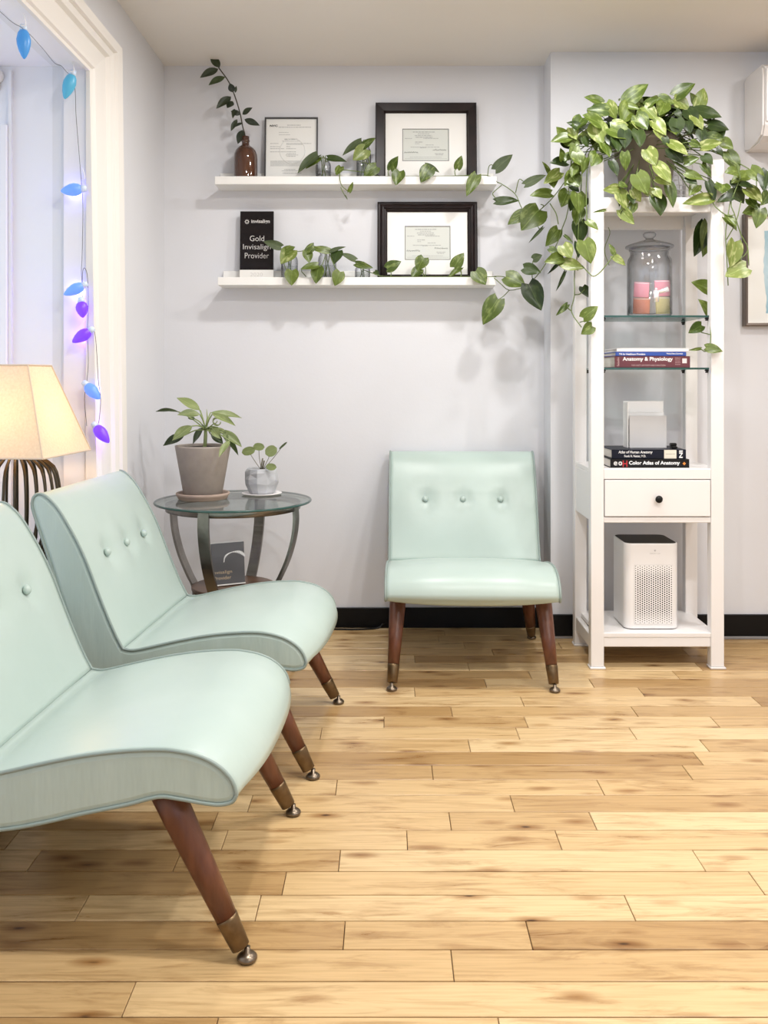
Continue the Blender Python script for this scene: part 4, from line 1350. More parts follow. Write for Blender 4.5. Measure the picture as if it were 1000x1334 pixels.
pt = thing('hanging_pothos', 'large trailing pothos spilling over the top of the white tower', 'plant', (potx, poty, potz + .225))
c1, c2, c7 = crop(710, 95, 6.667), crop(850, 95, 6.667), crop(880, 260, 6.35)
c8 = crop(730, 290, 4.042)
def dome_y(x, y):
    d2 = ((x - 842) / 128.0) ** 2 + ((y - 205) / 105.0) ** 2
    return 3.60 - .26 * math.sqrt(max(0.0, 1 - d2))
pet = bmesh.new()
HUB = Vector((potx, poty, potz + .25))
def dome_leaf(c, q, hub=True):
    bx_, by_, tx_, ty_, w_ = q[:5]
    tn = q[5] if len(q) > 5 else 'm'
    a, b_ = c(bx_, by_)
    d, e = c(tx_, ty_)
    Y0 = dome_y(a, b_)
    Y0 = min(Y0, 3.585)
    if 765 < d < 945 and e > 195:
        Y0 = min(Y0, 3.385)
    base, tip = px(a, b_, Y0), px(d, e, Y0 - rl.uniform(.0, .03))
    leaf(pt, base, tip, w_, tn)
    back = base + Vector((rl.uniform(-.02, .02), .03, -.02))
    if hub:
        tube(pet, [base, back.lerp(HUB, .35) + Vector((0, 0, .01)), back.lerp(HUB, .8)], .0018, 4)
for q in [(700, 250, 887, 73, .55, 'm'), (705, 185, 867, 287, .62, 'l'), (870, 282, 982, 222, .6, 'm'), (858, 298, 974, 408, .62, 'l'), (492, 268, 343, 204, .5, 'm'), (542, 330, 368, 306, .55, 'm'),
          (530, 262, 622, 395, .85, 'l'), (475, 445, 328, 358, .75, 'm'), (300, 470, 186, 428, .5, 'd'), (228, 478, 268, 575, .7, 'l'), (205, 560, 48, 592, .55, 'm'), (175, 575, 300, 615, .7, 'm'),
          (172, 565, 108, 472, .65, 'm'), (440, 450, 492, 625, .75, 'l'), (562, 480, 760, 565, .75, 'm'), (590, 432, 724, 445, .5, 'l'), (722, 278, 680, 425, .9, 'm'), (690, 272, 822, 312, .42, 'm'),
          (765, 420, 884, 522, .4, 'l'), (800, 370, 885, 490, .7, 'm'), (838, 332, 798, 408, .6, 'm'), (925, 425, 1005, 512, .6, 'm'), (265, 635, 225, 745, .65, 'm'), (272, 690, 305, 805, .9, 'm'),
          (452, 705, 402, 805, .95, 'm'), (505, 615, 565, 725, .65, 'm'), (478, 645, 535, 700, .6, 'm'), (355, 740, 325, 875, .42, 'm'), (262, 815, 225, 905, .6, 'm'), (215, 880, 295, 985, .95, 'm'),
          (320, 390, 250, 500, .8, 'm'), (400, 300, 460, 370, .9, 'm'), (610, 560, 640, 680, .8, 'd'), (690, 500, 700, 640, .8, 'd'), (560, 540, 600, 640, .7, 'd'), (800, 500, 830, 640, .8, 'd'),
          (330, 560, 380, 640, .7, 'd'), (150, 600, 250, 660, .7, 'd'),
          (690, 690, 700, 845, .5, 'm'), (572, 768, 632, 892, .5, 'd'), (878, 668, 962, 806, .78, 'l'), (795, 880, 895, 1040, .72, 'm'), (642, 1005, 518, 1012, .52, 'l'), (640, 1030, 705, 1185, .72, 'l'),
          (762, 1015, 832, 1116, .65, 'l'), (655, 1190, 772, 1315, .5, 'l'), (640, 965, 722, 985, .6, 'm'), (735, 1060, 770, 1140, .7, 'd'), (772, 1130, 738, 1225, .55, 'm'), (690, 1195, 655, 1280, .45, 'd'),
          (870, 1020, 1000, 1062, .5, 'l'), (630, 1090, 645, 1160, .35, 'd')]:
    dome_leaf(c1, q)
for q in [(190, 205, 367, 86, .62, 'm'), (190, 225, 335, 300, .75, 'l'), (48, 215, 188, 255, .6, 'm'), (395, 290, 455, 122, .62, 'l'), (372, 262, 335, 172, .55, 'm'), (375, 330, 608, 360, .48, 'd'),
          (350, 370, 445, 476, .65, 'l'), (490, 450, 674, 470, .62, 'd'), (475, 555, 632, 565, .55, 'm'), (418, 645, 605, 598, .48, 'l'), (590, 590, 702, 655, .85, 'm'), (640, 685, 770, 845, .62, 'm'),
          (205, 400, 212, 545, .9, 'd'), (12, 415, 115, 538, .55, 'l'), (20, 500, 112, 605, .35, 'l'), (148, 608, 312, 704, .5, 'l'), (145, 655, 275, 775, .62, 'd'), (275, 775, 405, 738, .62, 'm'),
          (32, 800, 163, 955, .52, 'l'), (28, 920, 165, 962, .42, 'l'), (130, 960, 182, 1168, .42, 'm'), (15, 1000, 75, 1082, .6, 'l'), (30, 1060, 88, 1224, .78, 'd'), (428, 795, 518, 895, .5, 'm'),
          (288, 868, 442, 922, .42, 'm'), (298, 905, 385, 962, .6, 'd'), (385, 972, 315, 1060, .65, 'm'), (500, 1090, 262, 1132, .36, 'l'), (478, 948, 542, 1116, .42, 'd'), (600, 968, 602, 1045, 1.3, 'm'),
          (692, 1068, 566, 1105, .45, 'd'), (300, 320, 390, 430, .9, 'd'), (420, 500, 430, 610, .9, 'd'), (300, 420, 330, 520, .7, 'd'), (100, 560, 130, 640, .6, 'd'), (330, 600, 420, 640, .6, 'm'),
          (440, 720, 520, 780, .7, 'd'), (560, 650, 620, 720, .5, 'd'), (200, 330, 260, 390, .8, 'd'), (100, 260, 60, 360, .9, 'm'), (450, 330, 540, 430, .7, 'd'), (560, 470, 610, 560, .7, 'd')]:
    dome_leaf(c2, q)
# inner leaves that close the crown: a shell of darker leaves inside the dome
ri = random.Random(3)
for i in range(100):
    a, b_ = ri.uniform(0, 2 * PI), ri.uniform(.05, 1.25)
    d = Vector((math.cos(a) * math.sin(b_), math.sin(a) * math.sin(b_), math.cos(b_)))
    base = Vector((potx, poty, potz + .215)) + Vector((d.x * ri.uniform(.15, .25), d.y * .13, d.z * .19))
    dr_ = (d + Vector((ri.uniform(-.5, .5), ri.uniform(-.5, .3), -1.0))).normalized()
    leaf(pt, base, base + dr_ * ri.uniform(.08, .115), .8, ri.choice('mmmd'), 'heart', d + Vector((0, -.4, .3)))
    tube(pet, [HUB, HUB.lerp(base, .6) + Vector((0, 0, .02)), base], .0018, 4)
# right hand cascade
for q in [(725, 850, 638, 852, .75, 'm'), (822, 880, 685, 945, .62, 'm'), (848, 835, 975, 948, .62, 'm'), (1000, 855, 962, 1022, .7, 'd'), (808, 1005, 955, 1118, .85, 'l'), (830, 1095, 912, 1182, .6, 'm'),
          (925, 1180, 786, 1212, .62, 'm'), (935, 1180, 908, 1335, .62, 'm'), (1005, 1045, 955, 1140, .7, 'm'), (645, 1245, 735, 1335, .5, 'm'), (690, 1000, 800, 1120, .8, 'u'), (760, 960, 880, 990, .5, 'd'),
          (700, 930, 760, 1010, .7, 'd')]:
    a, b_ = c2(q[0], q[1])
    d, e = c2(q[2], q[3])
    Y0 = 3.40 + rl.uniform(-.05, .03)
    leaf(pt, px(a, b_, Y0), px(d, e, Y0 - .02), q[4], q[5])
for q in [(485, 350, 455, 562, .62, 'l'), (582, 560, 412, 625, .75, 'l'), (400, 150, 512, 256, .45, 'm')]:
    leaf(pt, PT(c7, q[0], q[1], 3.37), PT(c7, q[2], q[3], 3.36), q[4], q[5])
for q in [(240, 205, 163, 468, .46, 'd'), (262, 200, 232, 474, .50, 'm'), (300, 748, 138, 676, .60, 'm'), (300, 960, 212, 815, .60, 'm'), (212, 1040, 106, 1102, .62, 'm')]:
    leaf(pt, PT(c7, q[0], q[1], 3.50), PT(c7, q[2], q[3], 3.49), q[4], q[5])
for q in [(248, 1225, 393, 1242, .56, 'm'), (207, 1232, 116, 1246, .26, 'm')]:
    leaf(pt, PT(c7, q[0], q[1], 3.385), PT(c7, q[2], q[3], 3.37), q[4], q[5])
vb = bmesh.new()
def stalk(pts, r_=.0021):
    tube(vb, crom(pts, 3) if len(pts) > 2 else pts, r_, 5)
stalk([HUB + Vector((.08, -.05, .02)), px(925, 215, 3.45), px(926, 260, 3.39), px(945, 280, 3.37), px(956, 280, 3.36)])
stalk([HUB + Vector((.10, -.02, .02)), px(960, 215, 3.42), px(952, 262, 3.38), px(956, 278, 3.37), px(965, 306, 3.37), px(974, 326, 3.37), px(957, 344, 3.37)])
stalk([px(974, 326, 3.37), px(975, 346, 3.37)])
stalk([px(951, 262, 3.38), px(945, 300, 3.37), px(946, 330, 3.37), px(948, 372, 3.37)])
stalk([px(965, 262, 3.38), px(958, 290, 3.37), px(946, 312, 3.37)])
stalk([HUB + Vector((.10, -.04, .03)), px(975, 220, 3.43), px(985, 250, 3.40)])
stalk([px(925, 296, 3.50), px(926, 370, 3.50), px(925, 410, 3.43), px(925, 446, 3.39), px(919, 458, 3.385), px(912, 454, 3.38)])
stalk([px(925, 436, 3.41), px(913, 433, 3.48)])
stalk([HUB + Vector((.07, .03, 0)), Vector((1.19, 3.52, 1.80)), Vector((1.225, 3.47, 1.775)), px(925, 296, 3.50)])
# left hand cascade (distances run from the tower front to the wall)
def casc(rows):
    for q in rows:
        Y0 = q[6] if len(q) > 6 else 3.50
        tn = q[5] if len(q) > 5 else 'm'
        leaf(pt, PT(c3, q[0], q[1], Y0), PT(c3, q[2], q[3], Y0 - .02), q[4], tn)
casc([(455, 462, 328, 594, .95, 'm', 3.72), (540, 345, 393, 350, .52, 'm', 3.62), (478, 596, 382, 700, .16, 'u', 3.70), (380, 1000, 472, 1190, .60, 'd', 3.70), (345, 885, 468, 916, .62, 'd', 3.68), (412, 820, 475, 790, .75, 'u', 3.66),
      (592, 605, 513, 720, .55, 'm', 3.6), (625, 722, 690, 812, .95, 'l'), (628, 802, 498, 838, .52, 'm'), (628, 848, 782, 884, .52, 'l'), (780, 688, 840, 840, .72, 'm', 3.375), (745, 545, 762, 702, .62, 'd', 3.5),
      (748, 458, 722, 575, .62, 'm'), (803, 545, 886, 602, .52, 'm', 3.375), (735, 342, 758, 478, .85, 'm', 3.45), (665, 328, 618, 438, .75, 'm', 3.55), (715, 205, 640, 288, .85, 'm', 3.45), (605, 190, 492, 266, .52, 'l', 3.55),
      (532, 205, 484, 112, .32, 'm', 3.58), (552, 235, 562, 302, .75, 'm', 3.56), (652, 120, 534, 118, .6, 'd', 3.5), (625, 105, 615, 15, .62, 'm', 3.48), (742, 138, 688, 215, .65, 'm', 3.44), (605, 838, 518, 928, .2, 'd', 3.55),
      (642, 912, 582, 1048, .17, 'd', 3.55), (730, 700, 748, 802, .42, 'd'), (530, 742, 604, 775, .55, 'm', 3.58), (660, 1148, 586, 1222, .32, 'm', 3.5), (770, 1020, 812, 1092, .8, 'd', 3.56),
      (775, 1245, 877, 1158, .62, 'm', 3.375), (838, 1305, 762, 1362, .7, 'm', 3.38), (690, 290, 745, 330, .6, 'd', 3.5), (700, 400, 680, 470, .7, 'd', 3.52), (790, 380, 770, 450, .6, 'd', 3.5), (640, 650, 700, 700, .3, 'm', 3.52),
      (700, 840, 740, 900, .6, 'm', 3.52), (605, 850, 650, 890, .6, 'm', 3.52), (720, 80, 790, 150, .7, 'm', 3.42), (690, 60, 640, 100, .7, 'm', 3.45), (935, 465, 845, 480, .2, 'm', 3.37)])
for q in [(275, 175, 348, 220, .45, 'l'), (282, 165, 258, 108, .42, 'm')]:
    leaf(pt, PT(c8, q[0], q[1], 3.375), PT(c8, q[2], q[3], 3.37), q[4], q[5])
SA = HUB + Vector((-.09, -.03, .03))
stalk([SA, px(772, 190, 3.47), px(764, 230, 3.44), px(764, 285, 3.42), px(766, 288, 3.40)])
stalk([SA, px(765, 195, 3.5), px(757, 240, 3.47), px(755, 275, 3.46), px(759, 290, 3.46)])
stalk([SA, px(750, 190, 3.52), px(742, 225, 3.54), px(722, 255, 3.60), px(705, 272, 3.70), px(700, 276, 3.72)])
stalk([px(705, 272, 3.68), px(708, 268, 3.66), px(704, 266, 3.66)])
stalk([px(716, 265, 3.62), px(724, 278, 3.60), px(727, 292, 3.58)])
stalk([SA, px(748, 200, 3.54), px(740, 272, 3.55), px(731, 300, 3.58), px(724, 320, 3.6), px(705, 352, 3.66), px(687, 372, 3.72), px(681, 375, 3.735)])
stalk([px(693, 362, 3.70), px(693, 352, 3.69), px(694, 340, 3.68)])
stalk([px(698, 292, 3.71), px(703, 299, 3.70)])
stalk([px(757, 240, 3.47), px(753, 300, 3.48), px(752, 330, 3.5), px(748, 356, 3.5), px(748, 385, 3.47), px(744, 406, 3.46), px(757, 426, 3.39)], .002)
stalk([px(748, 384, 3.47), px(755, 383, 3.53), px(761, 377, 3.55)])
stalk([px(744, 405, 3.46), px(740, 402, 3.48), px(739, 397, 3.49)])
stalk([px(755, 420, 3.41), px(764, 417, 3.38)])
stalk([px(758, 346, 3.45), px(766, 355, 3.375), px(773, 360, 3.372), px(783, 353, 3.37), px(798, 334, 3.37), px(800, 330, 3.37)])
stalk([px(766, 288, 3.40), px(768, 286, 3.375)])
stalk([px(752, 330, 3.48), px(760, 314, 3.40)])
stalk([px(792, 296, 3.50), px(794, 305, 3.5), px(787, 325, 3.5), px(793, 346, 3.5)], .0015)
obj('stem', vb, M_stem, pt, world=True, smooth=True)
obj('petiole', pet, M_stem, pt, world=True, smooth=True)

# ------------------------------------------------------------------ side table with plants
tx, ty, tz = -0.588, 3.455, 0.630
TR = .294
tb = thing('side_table', 'round glass topped side table with curved metal legs in the corner', 'table', (tx, ty, 0))
gt_ = obj('glass_top', lathe(bmesh.new(), [(0, tz - .010), (TR - .004, tz - .010), (TR, tz - .007), (TR, tz - .003), (TR - .004, tz), (0, tz)], tx, ty, 0, 64), M_tglass, tb, world=True, smooth=False, label='clear round glass top')
obj('glass_rim', tube(bmesh.new(), [(tx + (TR - .001) * math.cos(2 * PI * i / 64), ty + (TR - .001) * math.sin(2 * PI * i / 64), tz - .005) for i in range(64)], .0042, 6, closed=True), M_edge, gt_, world=True, smooth=True)
bm = bmesh.new()
RR = TR - .040
lathe(bm, [(RR, tz - .0105), (RR, tz - .034), (RR - .006, tz - .034), (RR - .006, tz - .0105), (RR, tz - .0105)], tx, ty, 0, 64)
obj('ring_apron', bm, M_nickel, tb, world=True, smooth=True)
zs = .305
obj('lower_shelf', lathe(bmesh.new(), [(0, zs - .018), (.152, zs - .018), (.158, zs - .010), (.158, zs - .002), (.155, zs), (0, zs)], tx, ty, 0, 48), M_tablewood, tb, world=True, label='round dark wood lower shelf')
for az in (math.radians(-105), math.radians(165), math.radians(-15), math.radians(75)):
    rad = Vector((math.cos(az), math.sin(az), 0))
    tan = Vector((-rad.y, rad.x, 0))
    prof = crom([(.250, tz - .0115, 0), (.253, .56, 0), (.244, .49, 0), (.220, .41, 0), (.185, .335, 0), (.163, .295, 0), (.158, .25, 0), (.175, .16, 0), (.215, .07, 0), (.25, .0, 0)], 4)
    bm = bmesh.new()
    prev = None
    for q in prof:
        c_ = Vector((tx, ty, 0)) + rad * q.x + Vector((0, 0, q.y))
        ring = [bm.verts.new(c_ + tan * a + rad * b_) for a, b_ in ((-.021, -.005), (.021, -.005), (.021, .005), (-.021, .005))]
        if prev:
            for i in range(4):
                bm.faces.new((prev[i], prev[(i + 1) % 4], ring[(i + 1) % 4], ring[i]))
        else:
            bm.faces.new(ring)
        prev = ring
    bm.faces.new(prev[::-1])
    obj('leg', bm, M_nickel, tb, world=True)

# box plaque on the lower table shelf
kx, ky = -.615, 3.46
kb = thing('award_block', 'dark grey award block with gold lettering on the lower shelf of the glass table', 'plaque', (kx, ky, zs + .0005), (-math.radians(6), 0, math.radians(26)))
kw, kh, kd = .064, .158, .050
body = bmesh.new()
prism(body, [(-kw, 0), (kw, 0), (kw, kh), (-kw, kh)], 'y', -kd * .5, kd * .5)
obj('block_body', body, mat('pale_block_side', (.50, .49, .48, 1), .4), kb)
fc = obj('face_plate', B(-kw, kw, -kd * .5 - .003, -kd * .5, .004, kh, bev=.001), mat('slate_face', (.105, .105, .115, 1), .22), kb)
obj('base_strip', B(-kw - .001, kw + .001, -kd * .5 - .006, kd * .5 + .001, -.0, .004), M_plqw, kb)
bm = bmesh.new()
rr = random.Random(2)
yk = -kd * .5 - .0034
for i in range(26):                                     # sweeping flourish of small strokes
    t = i / 25
    a = PI * (1.02 - .90 * t)
    cx_, cz_ = .026 + .042 * math.cos(a), .092 + .030 * math.sin(a)
    hh = .004 + .010 * (0.5 + .5 * math.sin(9 * t + .5))
    bm.faces.new([bm.verts.new(q) for q in ((cx_ - .002, yk, cz_ - hh * .5), (cx_ + .0015, yk, cz_ - hh * .3), (cx_ + .003, yk, cz_ + hh * .5), (cx_ - .001, yk, cz_ + hh * .35))])
obj('flourish_print', bm, M_lwhite, fc)
obj('gold_lettering', text_bm('Invisalign', -.062, .014, .040, .056, -kd * .5 - .003), M_gold, fc)
obj('gold_lettering', text_bm('Provider', -.056, .010, .022, .035, -kd * .5 - .003), M_gold, fc)

# large pot, saucer, philodendron
qx, qy = -.708, 3.470
sc_ = thing('pot_saucer', 'taupe clay saucer under the large pot on the glass table', 'saucer', (qx, qy, tz + .0003))
obj('dish', lathe(bmesh.new(), [(0, 0), (.088, 0), (.094, .004), (.096, .012), (.101, .015), (.102, .024), (.098, .026), (.092, .020), (.088, .010), (0, .008)], n=40), M_saucer, sc_, smooth=True)
pb = thing('plant_pot', 'large tapered taupe stoneware pot on the glass table', 'pot', (qx, qy, tz + .0086))
PH = .196
obj('pot_wall', lathe(bmesh.new(), [(0, 0), (.066, 0), (.072, .004), (.1045, PH - .006), (.1055, PH), (.100, PH + .001), (.096, PH - .004), (.088, PH - .05), (0, PH - .05)], n=48), M_stone, pb, smooth=True)
obj('soil', lathe(bmesh.new(), [(0, PH - .007), (.0945, PH - .009), (.089, PH - .045), (0, PH - .045)], n=32), M_soil, pb)
c9 = crop(190, 500, 5.0)
ph = thing('potted_philodendron', 'leafy green philodendron growing in the large taupe pot', 'plant', (qx, qy, tz + PH - .015))
crown = PT(c9, 388, 300, qy)
st = bmesh.new()
tube(st, [(qx, qy, tz + PH - .03), PT(c9, 385, 395, qy), PT(c9, 388, 340, qy), crown], [.007, .007, .007, .006], 8)
for bx_, by_, tx_, ty_, w_, tn, dy in [(352, 172, 203, 70, .36, 'p', .03), (352, 200, 205, 196, .46, 'p', -.04), (210, 182, 60, 174, .16, 'u', .05), (302, 275, 168, 360, .52, 'p', -.05), (252, 335, 103, 384, .52, 'd', -.02),
                                       (372, 290, 284, 382, .5, 'd', .04), (420, 188, 626, 197, .26, 'p', .03), (432, 198, 583, 268, .27, 'p', -.05), (490, 300, 627, 404, .36, 'p', -.02), (512, 330, 612, 458, .24, 'd', .0),
                                       (420, 325, 505, 388, .55, 'd', .03), (545, 370, 474, 466, .3, 'p', -.11), (432, 290, 482, 348, .6, 'p', -.05), (440, 320, 400, 300, .5, 'p', -.04), (395, 290, 372, 262, .8, 'd', -.05),
                                       (320, 230, 270, 215, .5, 'u', .02), (510, 310, 530, 385, .35, 'p', -.06), (470, 285, 530, 330, .35, 'p', -.03)]:
    Y0 = qy + dy
    leaf(ph, PT(c9, bx_, by_, Y0), PT(c9, tx_, ty_, Y0 + dy * .6), w_, tn, 'oval', Vector((rl.uniform(-.2, .2), -.8, .7)))
    tube(st, crom([crown, crown.lerp(PT(c9, bx_, by_, Y0), .5) + Vector((0, 0, .008)), PT(c9, bx_, by_, Y0)], 3), .0026, 5)
tube(st, [crown, PT(c9, 400, 220, qy), PT(c9, 395, 165, qy)], [.004, .003, .0008], 5)
tube(st, [PT(c9, 462 + 25 * math.cos(a * PI / 6), 248 + 24 * math.sin(a * PI / 6), qy - .05) for a in range(11)], .0022, 5)
tube(st, [PT(c9, 450 + 14 * math.cos(a * PI / 6), 240 + 18 * math.sin(a * PI / 6), qy - .05) for a in range(11)], .0018, 5)
tube(st, [crown, PT(c9, 440, 262, qy - .04), PT(c9, 470, 268, qy - .05)], .0022, 5)
obj('stem', st, mat('light_stem', (.26, .32, .12, 1), .5), ph, world=True, smooth=True)

# small cement pot, white saucer, pilea
ux, uy = (341 - 505) * 3.60 / F, 3.60
s2 = thing('pot_saucer', 'thin white saucer under the small cement pot', 'saucer', (ux, uy, tz + .0003))
obj('dish', lathe(bmesh.new(), [(0, 0), (.055, 0), (.078, .005), (.0795, .007), (.077, .008), (.055, .004), (0, .004)], n=40), M_bwhite, s2, smooth=True)
cp = thing('plant_pot', 'small round faceted grey cement pot on the glass table', 'pot', (ux, uy, tz + .0044))
bm = bmesh.new()
lathe(bm, [(0, 0), (.044, 0), (.054, .010), (.0665, .040), (.0695, .062), (.067, .082), (.060, .098), (.056, .101), (.053, .098), (.050, .085), (0, .085)], n=11)
rr = random.Random(4)
for v in bm.verts:
    if .005 < v.co.z < .09:
        a_ = rr.uniform(.93, 1.03)
        v.co = Vector((v.co.x * a_, v.co.y * a_, v.co.z + rr.uniform(-.006, .006)))
bmesh.ops.triangulate(bm, faces=bm.faces)
obj('pot_wall', bm, M_cement, cp)
obj('soil', lathe(bmesh.new(), [(0, .093), (.050, .092), (.048, .086), (0, .086)], n=20), M_soil, cp)
pi_ = thing('potted_pilea', 'small round leaved plant growing in the grey cement pot', 'plant', (ux, uy, tz + .09))
st = bmesh.new()
foot = Vector((ux, uy, tz + .092))
hub2 = PT(c9, 770, 500, uy)
tube(st, [foot, hub2], .0035, 6)
tube(st, [foot + Vector((-.006, 0, 0)), PT(c9, 760, 485, uy)], .003, 6)
for cx_, cy_, rx_, ry_, an, dy in [(668, 438, 46, 28, -.25, -.02), (735, 410, 38, 25, .1, .0), (815, 438, 43, 36, -.5, -.02), (893, 402, 36, 7, -.72, .0), (815, 541, 36, 23, .1, -.065)]:
    ca, sa = math.cos(an), math.sin(an)
    b0 = PT(c9, cx_ - rx_ * ca, cy_ - rx_ * sa, uy + dy)
    t0 = PT(c9, cx_ + rx_ * ca, cy_ + rx_ * sa, uy + dy)
    leaf(pi_, b0, t0, ry_ / rx_, 'r' if ry_ > 10 else 'u', 'round', Vector((0, -1, .15)))
    e_ = PT(c9, cx_, cy_, uy + dy + .004)
    if cx_ < 760:
        tube(st, crom([foot, foot.lerp(e_, .5) + Vector((-.004, 0, .004)), e_], 3), .0013, 5)
    else:
        tube(st, crom([foot, foot.lerp(e_, .5) + Vector((.004, 0, .002)), e_], 3), .0013, 5)
obj('stem', st, mat('grey_stem', (.16, .15, .10, 1), .6), pi_, world=True, smooth=True)

# ------------------------------------------------------------------ table lamp on the recess ledge
def shade_material():
    m = mat('linen_shade', (0.80, 0.70, 0.56, 1), 0.9)
    nt = m.node_tree
    b = nt.nodes['Principled BSDF']
    tc = N(m, 'ShaderNodeTexCoord')
    nz = N(m, 'ShaderNodeTexNoise')
    nz.inputs['Scale'].default_value = 160
    L(m, tc.outputs['Object'], nz.inputs['Vector'])
    r = N(m, 'ShaderNodeValToRGB')
    r.color_ramp.elements[0].color = (.70, .57, .42, 1)
    r.color_ramp.elements[1].color = (.86, .76, .60, 1)
    L(m, nz.outputs['Fac'], r.inputs[0])
    L(m, r.outputs[0], b.inputs['Base Color'])
    tl = N(m, 'ShaderNodeBsdfTranslucent')
    L(m, r.outputs[0], tl.inputs[0])
    ms = N(m, 'ShaderNodeMixShader')
    ms.inputs[0].default_value = .32
    L(m, b.outputs[0], ms.inputs[1])
    L(m, tl.outputs[0], ms.inputs[2])
    L(m, ms.outputs[0], nt.nodes['Material Output'].inputs[0])
    return m
lpx, lpy = -1.104, 2.69
zb0, zb1 = .870, 1.132
lamp = thing('table_lamp', 'table lamp with square cream shade and dark ribbed base behind the chairs', 'lamp', (lpx, lpy, OZ0))
bm = bmesh.new()
RB, RT = .226, .104
th0 = math.radians(-50)
corner = [th0 + i * PI / 2 for i in range(4)]
lev = []
for r_, z in ((RB, zb0), (RB * .985, zb0 + .006), (RT * 1.02, zb1 - .006), (RT, zb1)):
    lev.append([bm.verts.new((lpx + r_ * math.cos(a), lpy + r_ * math.sin(a), z)) for a in corner])
for A, D in zip(lev, lev[1:]):
    for i in range(4):
        bm.faces.new((A[i], A[(i + 1) % 4], D[(i + 1) % 4], D[i]))
sh = obj('lamp_shade', bm, shade_material(), lamp, world=True, label='cream linen lamp shade')
bm = bmesh.new()
for lv_ in ((RB + .001, zb0), (RT + .001, zb1)):
    for i in range(4):
        a, b_ = corner[i], corner[(i + 1) % 4]
        tube(bm, [(lpx + lv_[0] * math.cos(a), lpy + lv_[0] * math.sin(a), lv_[1]), (lpx + lv_[0] * math.cos(b_), lpy + lv_[0] * math.sin(b_), lv_[1])], .0028, 6)
for a in corner:
    tube(bm, [(lpx + (RB + .001) * math.cos(a), lpy + (RB + .001) * math.sin(a), zb0), (lpx + (RT + .001) * math.cos(a), lpy + (RT + .001) * math.sin(a), zb1)], .002, 6)
obj('shade_binding', bm, mat('tan_binding', (.66, .53, .40, 1), .8), sh, world=True)
nrib = 26
for i in range(nrib):
    a = 2 * PI * i / nrib
    pts = crom([(.040, zb0 + .004, 0), (.072, zb0 - .016, 0), (.106, zb0 - .042, 0), (.120, zb0 - .085, 0), (.126, zb0 - .150, 0), (.120, zb0 - .235, 0), (.090, zb0 - .305, 0), (.072, OZ0 + .020, 0)], 2)
    bm = tube(bmesh.new(), [(lpx + q.x * math.cos(a), lpy + q.x * math.sin(a), q.y) for q in pts], .0045, 5)
    obj('base_rib', bm, M_ribs, lamp, world=True, smooth=True)
obj('base_cap', lathe(bmesh.new(), [(0, zb0 + .018), (.030, zb0 + .016), (.042, zb0 + .008), (.043, zb0 + .0), (0, zb0 - .002)], lpx, lpy, 0, 24), M_ribs, lamp, world=True, smooth=True)
obj('base_foot', lathe(bmesh.new(), [(0, OZ0), (.085, OZ0), (.085, OZ0 + .012), (.075, OZ0 + .024), (0, OZ0 + .026)], lpx, lpy, 0, 32), M_ribs, lamp, world=True, smooth=True)
obj('light_bulb', lathe(bmesh.new(), [(0, zb0 - .005), (.014, zb0 - .005), (.013, zb0 + .005), (.015, zb0 + .012), (.017, zb0 + .022), (.014, zb0 + .034), (0, zb0 + .04)], lpx, lpy, 0, 20),
    mat('lit_bulb', (1, .9, .75, 1), .5, emit=(1, .72, .40, 1), estr=2), lamp, world=True, smooth=True)
pl_ = bpy.data.lights.new('table_lamp_light', 'POINT')
pl_.energy = 1.45
pl_.color = (1.0, .62, .30)
pl_.shadow_soft_size = .03
plo = bpy.data.objects.new('table_lamp_light', pl_)
plo.location = (lpx, lpy, zb0 + .08)
C.objects.link(plo)

# ------------------------------------------------------------------ string of bulb lights
sl = thing('string_lights', 'string of blue and purple bulb lights hung on the recess trim', 'string lights', px(89, 90, 2.92))
def glowing(name, c, e):
    return mat(name, c, .35, emit=c, estr=e)
G_b1 = glowing('blue_bulb', (.05, .25, .60, 1), .18)
G_b2 = glowing('teal_bulb', (.07, .34, .52, 1), .2)
G_b3 = glowing('lit_blue_bulb', (.09, .20, .80, 1), .8)
G_p = glowing('lit_purple_bulb', (.12, .03, .75, 1), .9)
YBL = 2.915
bl = [((30.5, 40), (31.5, 77), 18, 2.49, G_b1), ((94, 98), (84, 129), 16.5, 2.90, G_b2), ((106, 246), (79, 249), 17, YBL, G_b3), ((108, 372), (83, 384), 15, YBL, G_b3), ((106, 394), (108, 414), 16, YBL, G_p),
      ((117, 431), (94, 446), 16, YBL, G_p), ((113, 502), (130, 520), 16, 2.915, G_b3), ((125, 556), (142, 577), 16, 2.915, G_p)]
for (ax_, ay_), (ex_, ey_), wd, Yb, m_ in bl:
    a, e = px(ax_, ay_, Yb), px(ex_, ey_, Yb - .01)
    d = e - a
    ln, rr_ = d.length, wd / 2 * Yb / F
    bm = lathe(bmesh.new(), [(0, 0), (rr_ * .55, 0), (rr_ * .8, ln * .10), (rr_, ln * .32), (rr_ * .95, ln * .50), (rr_ * .70, ln * .72), (rr_ * .38, ln * .90), (rr_ * .15, ln * .98), (0, ln)], n=20)
    q = Vector((0, 0, 1)).rotation_difference(d)
    bm.transform(Matrix.Translation(a) @ q.to_matrix().to_4x4())
    bo = obj('bulb', bm, m_, sl, world=True, smooth=True)
    if m_ in (G_b3, G_p):
        gl_ = bpy.data.lights.new('bulb_glow', 'POINT')
        gl_.energy = .15
        gl_.color = (.30, .25, 1.0) if m_ is G_b3 else (.38, .12, 1.0)
        gl_.shadow_soft_size = .008
        go_ = bpy.data.objects.new('bulb_glow', gl_)
        go_.location = (a + e) / 2 + Vector((0, rr_ + .012, 0))
        C.objects.link(go_)
    dn = d.normalized()
    obj('socket', tube(bmesh.new(), [a - dn * .016, a + dn * .002], [rr_ * .45, rr_ * .6], 10), mat('clear_socket', (.62, .72, .85, 1), .3), bo, world=True, smooth=True)
